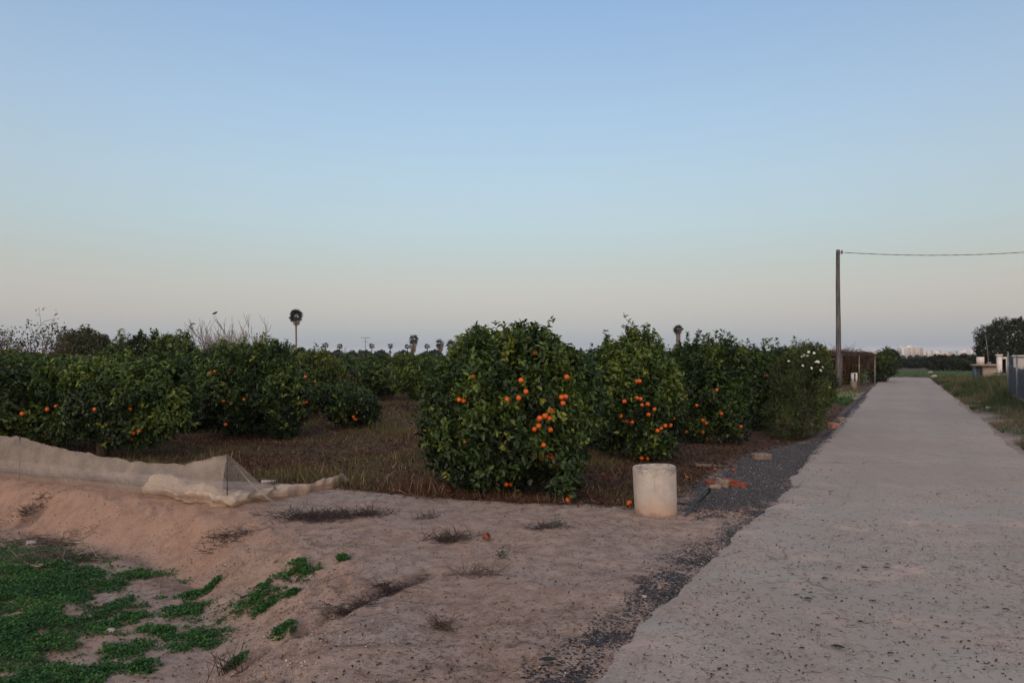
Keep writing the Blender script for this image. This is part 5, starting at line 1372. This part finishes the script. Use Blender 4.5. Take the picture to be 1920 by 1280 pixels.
def gate_wall():
    Y = 38.0; c = atY(1880, HOR, Y); g = gz(c[0], c[1])-.2; z = lambda py: hgt(py, Y)-g; X = lambda px: atY(px, HOR, Y)[0]-c[0]
    root = thing('white_building', 'small white building with a dark doorway, right of the pump house', 'building', (c[0], c[1], g), None, rad(-31)); root.scale = (.86,1,1)
    b = MB(); b.box(((X(1870)+X(1879))/2, .6, z(667)/2), (X(1879)-X(1870), 1.2, z(667))); 
    b.box(((X(1879)+X(1891))/2+.001, .62, (z(700))/2), (X(1891)-X(1879), 1.15, z(700)))
    b.box(((X(1886.5)+X(1891))/2, .62, (z(700)+z(673))/2), (X(1891)-X(1886.5), 1.15, z(673)-z(700)-.002)); b.box(((X(1879)+X(1891))/2, .64, (z(673)+z(669))/2+.002), (X(1891)-X(1879), 1.15, z(669)-z(673)-.004))
    b.build('wall', M['render'], root)
    b = MB(); b.box(((X(1879)+X(1886.5))/2, .9, (z(700)+z(673))/2), (X(1886.5)-X(1879)-.004, .5, z(673)-z(700)-.006)); b.build('doorway', M['dark'], root)
    b = MB(); b.box(((X(1868)+X(1880.5))/2, .6, z(667)+.04), (X(1880.5)-X(1868), 1.3, .08)); b.build('coping', M['render'], root)
    b = MB(); b.box(((X(1862)+X(1891))/2, -.32, z(700)+.02), (X(1891)-X(1862), .03, .03)); b.build('rail', M['wire'], root)
    Y2 = 34.0; c2 = atY(1915, HOR, Y2); g2 = gz(c2[0], c2[1])-.1; X2 = lambda px: atY(px, HOR, Y2)[0]-c2[0]; z2 = lambda py: hgt(py, Y2)-g2
    r2 = thing('white_wall', 'white rendered wall with coping behind the blue netted fence at the right edge', 'wall', (c2[0], c2[1], g2), None, rad(-31))
    b = MB(); b.box(((X2(1903)+X2(1975))/2, .15, z2(669)/2), (X2(1975)-X2(1903), .3, z2(669))); b.build('wall', M['render'], r2)
    b = MB(); b.box(((X2(1901)+X2(1977))/2, .15, z2(667.5)), (X2(1977)-X2(1901), .42, .09)); b.build('coping', M['render'], r2)
gate_wall()
def fence():
    A = np.array([17.0, 25.6]); Bf = A - RD*11; org = (A[0], A[1], gz(*A)); h = hgt(668, A[1])-org[2]
    root = thing('netted_fence', 'tall dark blue netted wire fence with steel posts at the right edge', 'fence', org)
    d = -RD
    for s_ in np.arange(0, 11.1, 2.2):
        q = d*s_; zz = gz(A[0]+q[0], A[1]+q[1])-org[2]; b = MB(); b.tube([(q[0],q[1],zz-.1),(q[0],q[1],zz+h+.1)], .028, 8); b.build('post', M['galv'], root)
    V = []; n, m = 60, 10
    for i in range(n):
        s_ = 11*i/(n-1); q = d*s_; zz = gz(A[0]+q[0], A[1]+q[1])-org[2]
        for j in range(m): V.append((q[0]+RN[0]*(.035+.02*math.sin(i*.9+j)), q[1]+RN[1]*(.035+.02*math.sin(i*.9+j)), zz+.02+(h*.74)*j/(m-1)))
    i = np.arange(n-1)[:,None]; k = np.arange(m-1)[None,:]
    link('shade_net', np_mesh('shade_net', np.array(V), np.stack([i*m+k,(i+1)*m+k,(i+1)*m+k+1,i*m+k+1],-1).reshape(-1,4), None, True), M['bluenet'], root)
    b = MB()
    # chain-link wires
    for s_ in np.arange(-1.6, 11, .11):
        for sg in (1,-1):
            a0 = max(0, s_) ; 
            p0 = d*max(0,min(11,s_)); p1 = d*max(0,min(11,s_+1.6)); z0, z1 = (.02, h) if sg > 0 else (h, .02)
            f0 = (max(0,s_)-s_)/1.6; f1 = (min(11,s_+1.6)-s_)/1.6
            b.tube([(p0[0],p0[1],z0+(z1-z0)*f0),(p1[0],p1[1],z0+(z1-z0)*f1)], .0016, 3, False)
    b.build('wire_mesh', M['galv'], root)
    b = MB(); b.tube([(0,0,h),(d[0]*11,d[1]*11,h+.0)], .012, 5); b.build('top_rail', M['galv'], root)
fence()

# ------------------------------------------------------------------ houses beyond the orchard
def gable(label, px0, px1, py_ridge, Y, wallm, roofm, name='house'):
    a = atY(px0, HOR, Y); b_ = atY(px1, HOR, Y); c = (a+b_)/2; g = gz(c[0], c[1]); Wd = b_[0]-a[0]; zr_ = hgt(py_ridge, Y)-g; ze = zr_-.8; dp = 5.0
    root = thing(name, label, 'house', (c[0], c[1], g))
    b = MB(); b.box((0, dp/2, ze/2), (Wd*.94, dp, ze)); b.build('wall', wallm, root)
    x = Wd/2; b = MB(); V = [(-x,-.3,ze-.1),(x,-.3,ze-.1),(x*.8,dp/2,zr_),(-x*.8,dp/2,zr_),(-x,dp+.3,ze-.1),(x,dp+.3,ze-.1)]
    b.add(V, [[0,1,2,3],[5,4,3,2],[0,4,5,1]], [[1,5,2],[4,0,3]]); b.build('roof', roofm, root)
    for i in (-.25, .2):
        b = MB(); b.box((Wd*i, -.01, ze*.55), (.9,.06,1.0)); b.build('window', M['dark'], root)
gable('terracotta roofed house behind the slender tall palm', 524, 562, 656, 120, M['render2'], M['tile'])
gable('pale roofed low house beside the stout palm', 1232, 1268, 657, 95, M['render'], M['ochre'])
gable('house with wide ochre tiled roof behind the fourth orange tree', 1350, 1432, 652.5, 60, M['render2'], M['ochre'])

# ------------------------------------------------------------------ distant town
TW = [simple('town_wall_%d' % i, c, tuple(v*.9 for v in c), .05, .9, 0) for i, c in enumerate([(.68,.62,.54),(.58,.57,.55),(.62,.50,.40),(.42,.42,.44),(.72,.70,.66),(.50,.40,.33)])]
M['glass'] = simple('far_window', (.16,.18,.21), (.12,.14,.16), 1, .5, 0)
def apartment(label, px0, px1, pyt, Y, walls, name='apartment_block'):
    a = atY(px0, HOR, Y); b_ = atY(px1, HOR, Y); c = (a+b_)/2; g = -.5; H = hgt(pyt, Y)-g; Wt = b_[0]-a[0]
    root = thing(name, label, 'apartment block', (c[0], c[1], g)); u = -Wt/2; f = Wt/len(walls)
    for i, (wm_, dh, dy) in enumerate(walls):
        b = MB(); b.box((u+f/2, 7+dy, (H+dh)/2), (f-.02, 14, H+dh)); b.build('wall', TW[wm_], root)
        nf = 9
        for k in range(nf):
            zz = (H+dh)*(k+.6)/(nf+.3)
            b = MB(); b.box((u+f/2, dy-.02, zz), (f*.72, .3, (H)*.035)); b.build('window', M['glass'], root)
        u += f
    b = MB(); b.box((0,7,H+1.5), (Wt*.16,5,2.6)); b.box((-Wt*.33,7,H+1.0), (Wt*.08,4,1.8)); b.build('roof_housing', TW[4], root)
apartment('grey and cream apartment block, the tallest building of the distant town', 1685, 1733, 652, 900, [(3,-1.0,2),(4,0,0),(1,.6,1),(2,.6,0),(0,.6,.5),(5,0,2)])
rg = np.random.default_rng(5); tcount = 0
for i in range(105):
    px = rg.uniform(1545, 1880); Y = rg.uniform(750, 1500)
    if 1675 < px < 1742 and Y < 950: continue
    py = rg.choice([663,661,659,657], p=[.35,.35,.2,.1]) - (2.0*sstep(1740, 1860, px)) + rg.uniform(-1,1)
    wpx = rg.uniform(5, 17); a = atY(px-wpx/2, HOR, Y); b_ = atY(px+wpx/2, HOR, Y); g = -.5; H = hgt(py, Y)-g
    root = thing('town_building', 'small hazy building in the pale distant town', 'building', ((a[0]+b_[0])/2, Y, g), 'buildings of the distant town')
    Wt = b_[0]-a[0]; b = MB(); b.box((0,4,H/2), (Wt,8,H)); b.build('wall', TW[rg.integers(0,6)], root)
    if Y < 1100:
        for k in range(max(1, int(H/4))):
            b = MB(); b.box((0,-.02,2+k*3.2), (Wt*.7,.2,1.0)); b.build('window', M['glass'], root)
    b = MB(); b.box((Wt*rg.uniform(-.3,.3),4,H+.55), (Wt*rg.uniform(.15,.5),3,1.1)); b.build('roof', TW[rg.integers(0,6)], root)
    tcount += 1
# low ridge under the town
n, m = 60, 8; V = []
for i in range(n):
    px = 1250+ (2300-1250)*i/(n-1)
    for j in range(m):
        Y = 1520+j*110; p = atY(px, HOR, Y); hgt_ = 12*math.sin(math.pi*j/(m-1))*sstep(1300,1700,px)*(.7+.5*float(n2(px*.02, j*.3, 9))); V.append((p[0], p[1], -.6+float(hgt_)))
i = np.arange(n-1)[:,None]; k = np.arange(m-1)[None,:]
M['hill'] = simple('hill_scrub', (.14,.14,.09), (.20,.17,.12), .02, .95, 0)
tag(link('hills', np_mesh('hills', np.array(V), np.stack([i*m+k,(i+1)*m+k,(i+1)*m+k+1,i*m+k+1],-1).reshape(-1,4)[:, ::-1], None, True), M['hill']), kind='structure')

# bird on the bare tree
p = max(PERCH, key=lambda q: q[2]-.6*abs(960+FPX*q[0]/q[1]-411)/27)+np.array([0,0,.06]); b = MB(); b.tube([(-.10,0,-.03),(-.04,0,0),(.02,0,.025),(.06,0,.05),(.085,0,.055)], [.008,.032,.036,.022,.008], 8)
b.tube([(.0,0,-.02),(.0,0,-.06)], .004, 4)
tag(b.build('bird', M['feather'], loc=p, smooth=True), 'small dark bird perched on top of the leafless pale tree', 'bird')

# ------------------------------------------------------------------ haze
hb = MB(); hb.box((100, 1150, 19.0), (5600, 5600, 46.0))
hm, ht = mat_new('haze'); hg = NT(ht)
vol = hg.n('ShaderNodeVolumePrincipled', {'Color': (.80,.84,.92,1), 'Density': .0002, 'Anisotropy': 0.0})
hg.n('ShaderNodeOutputMaterial', {'Volume': vol.outputs[0]})
ho = hb.build('haze', hm); tag(ho, 'thin evening haze over the plain', 'haze', kind='stuff')
print('done', len(bpy.data.objects))
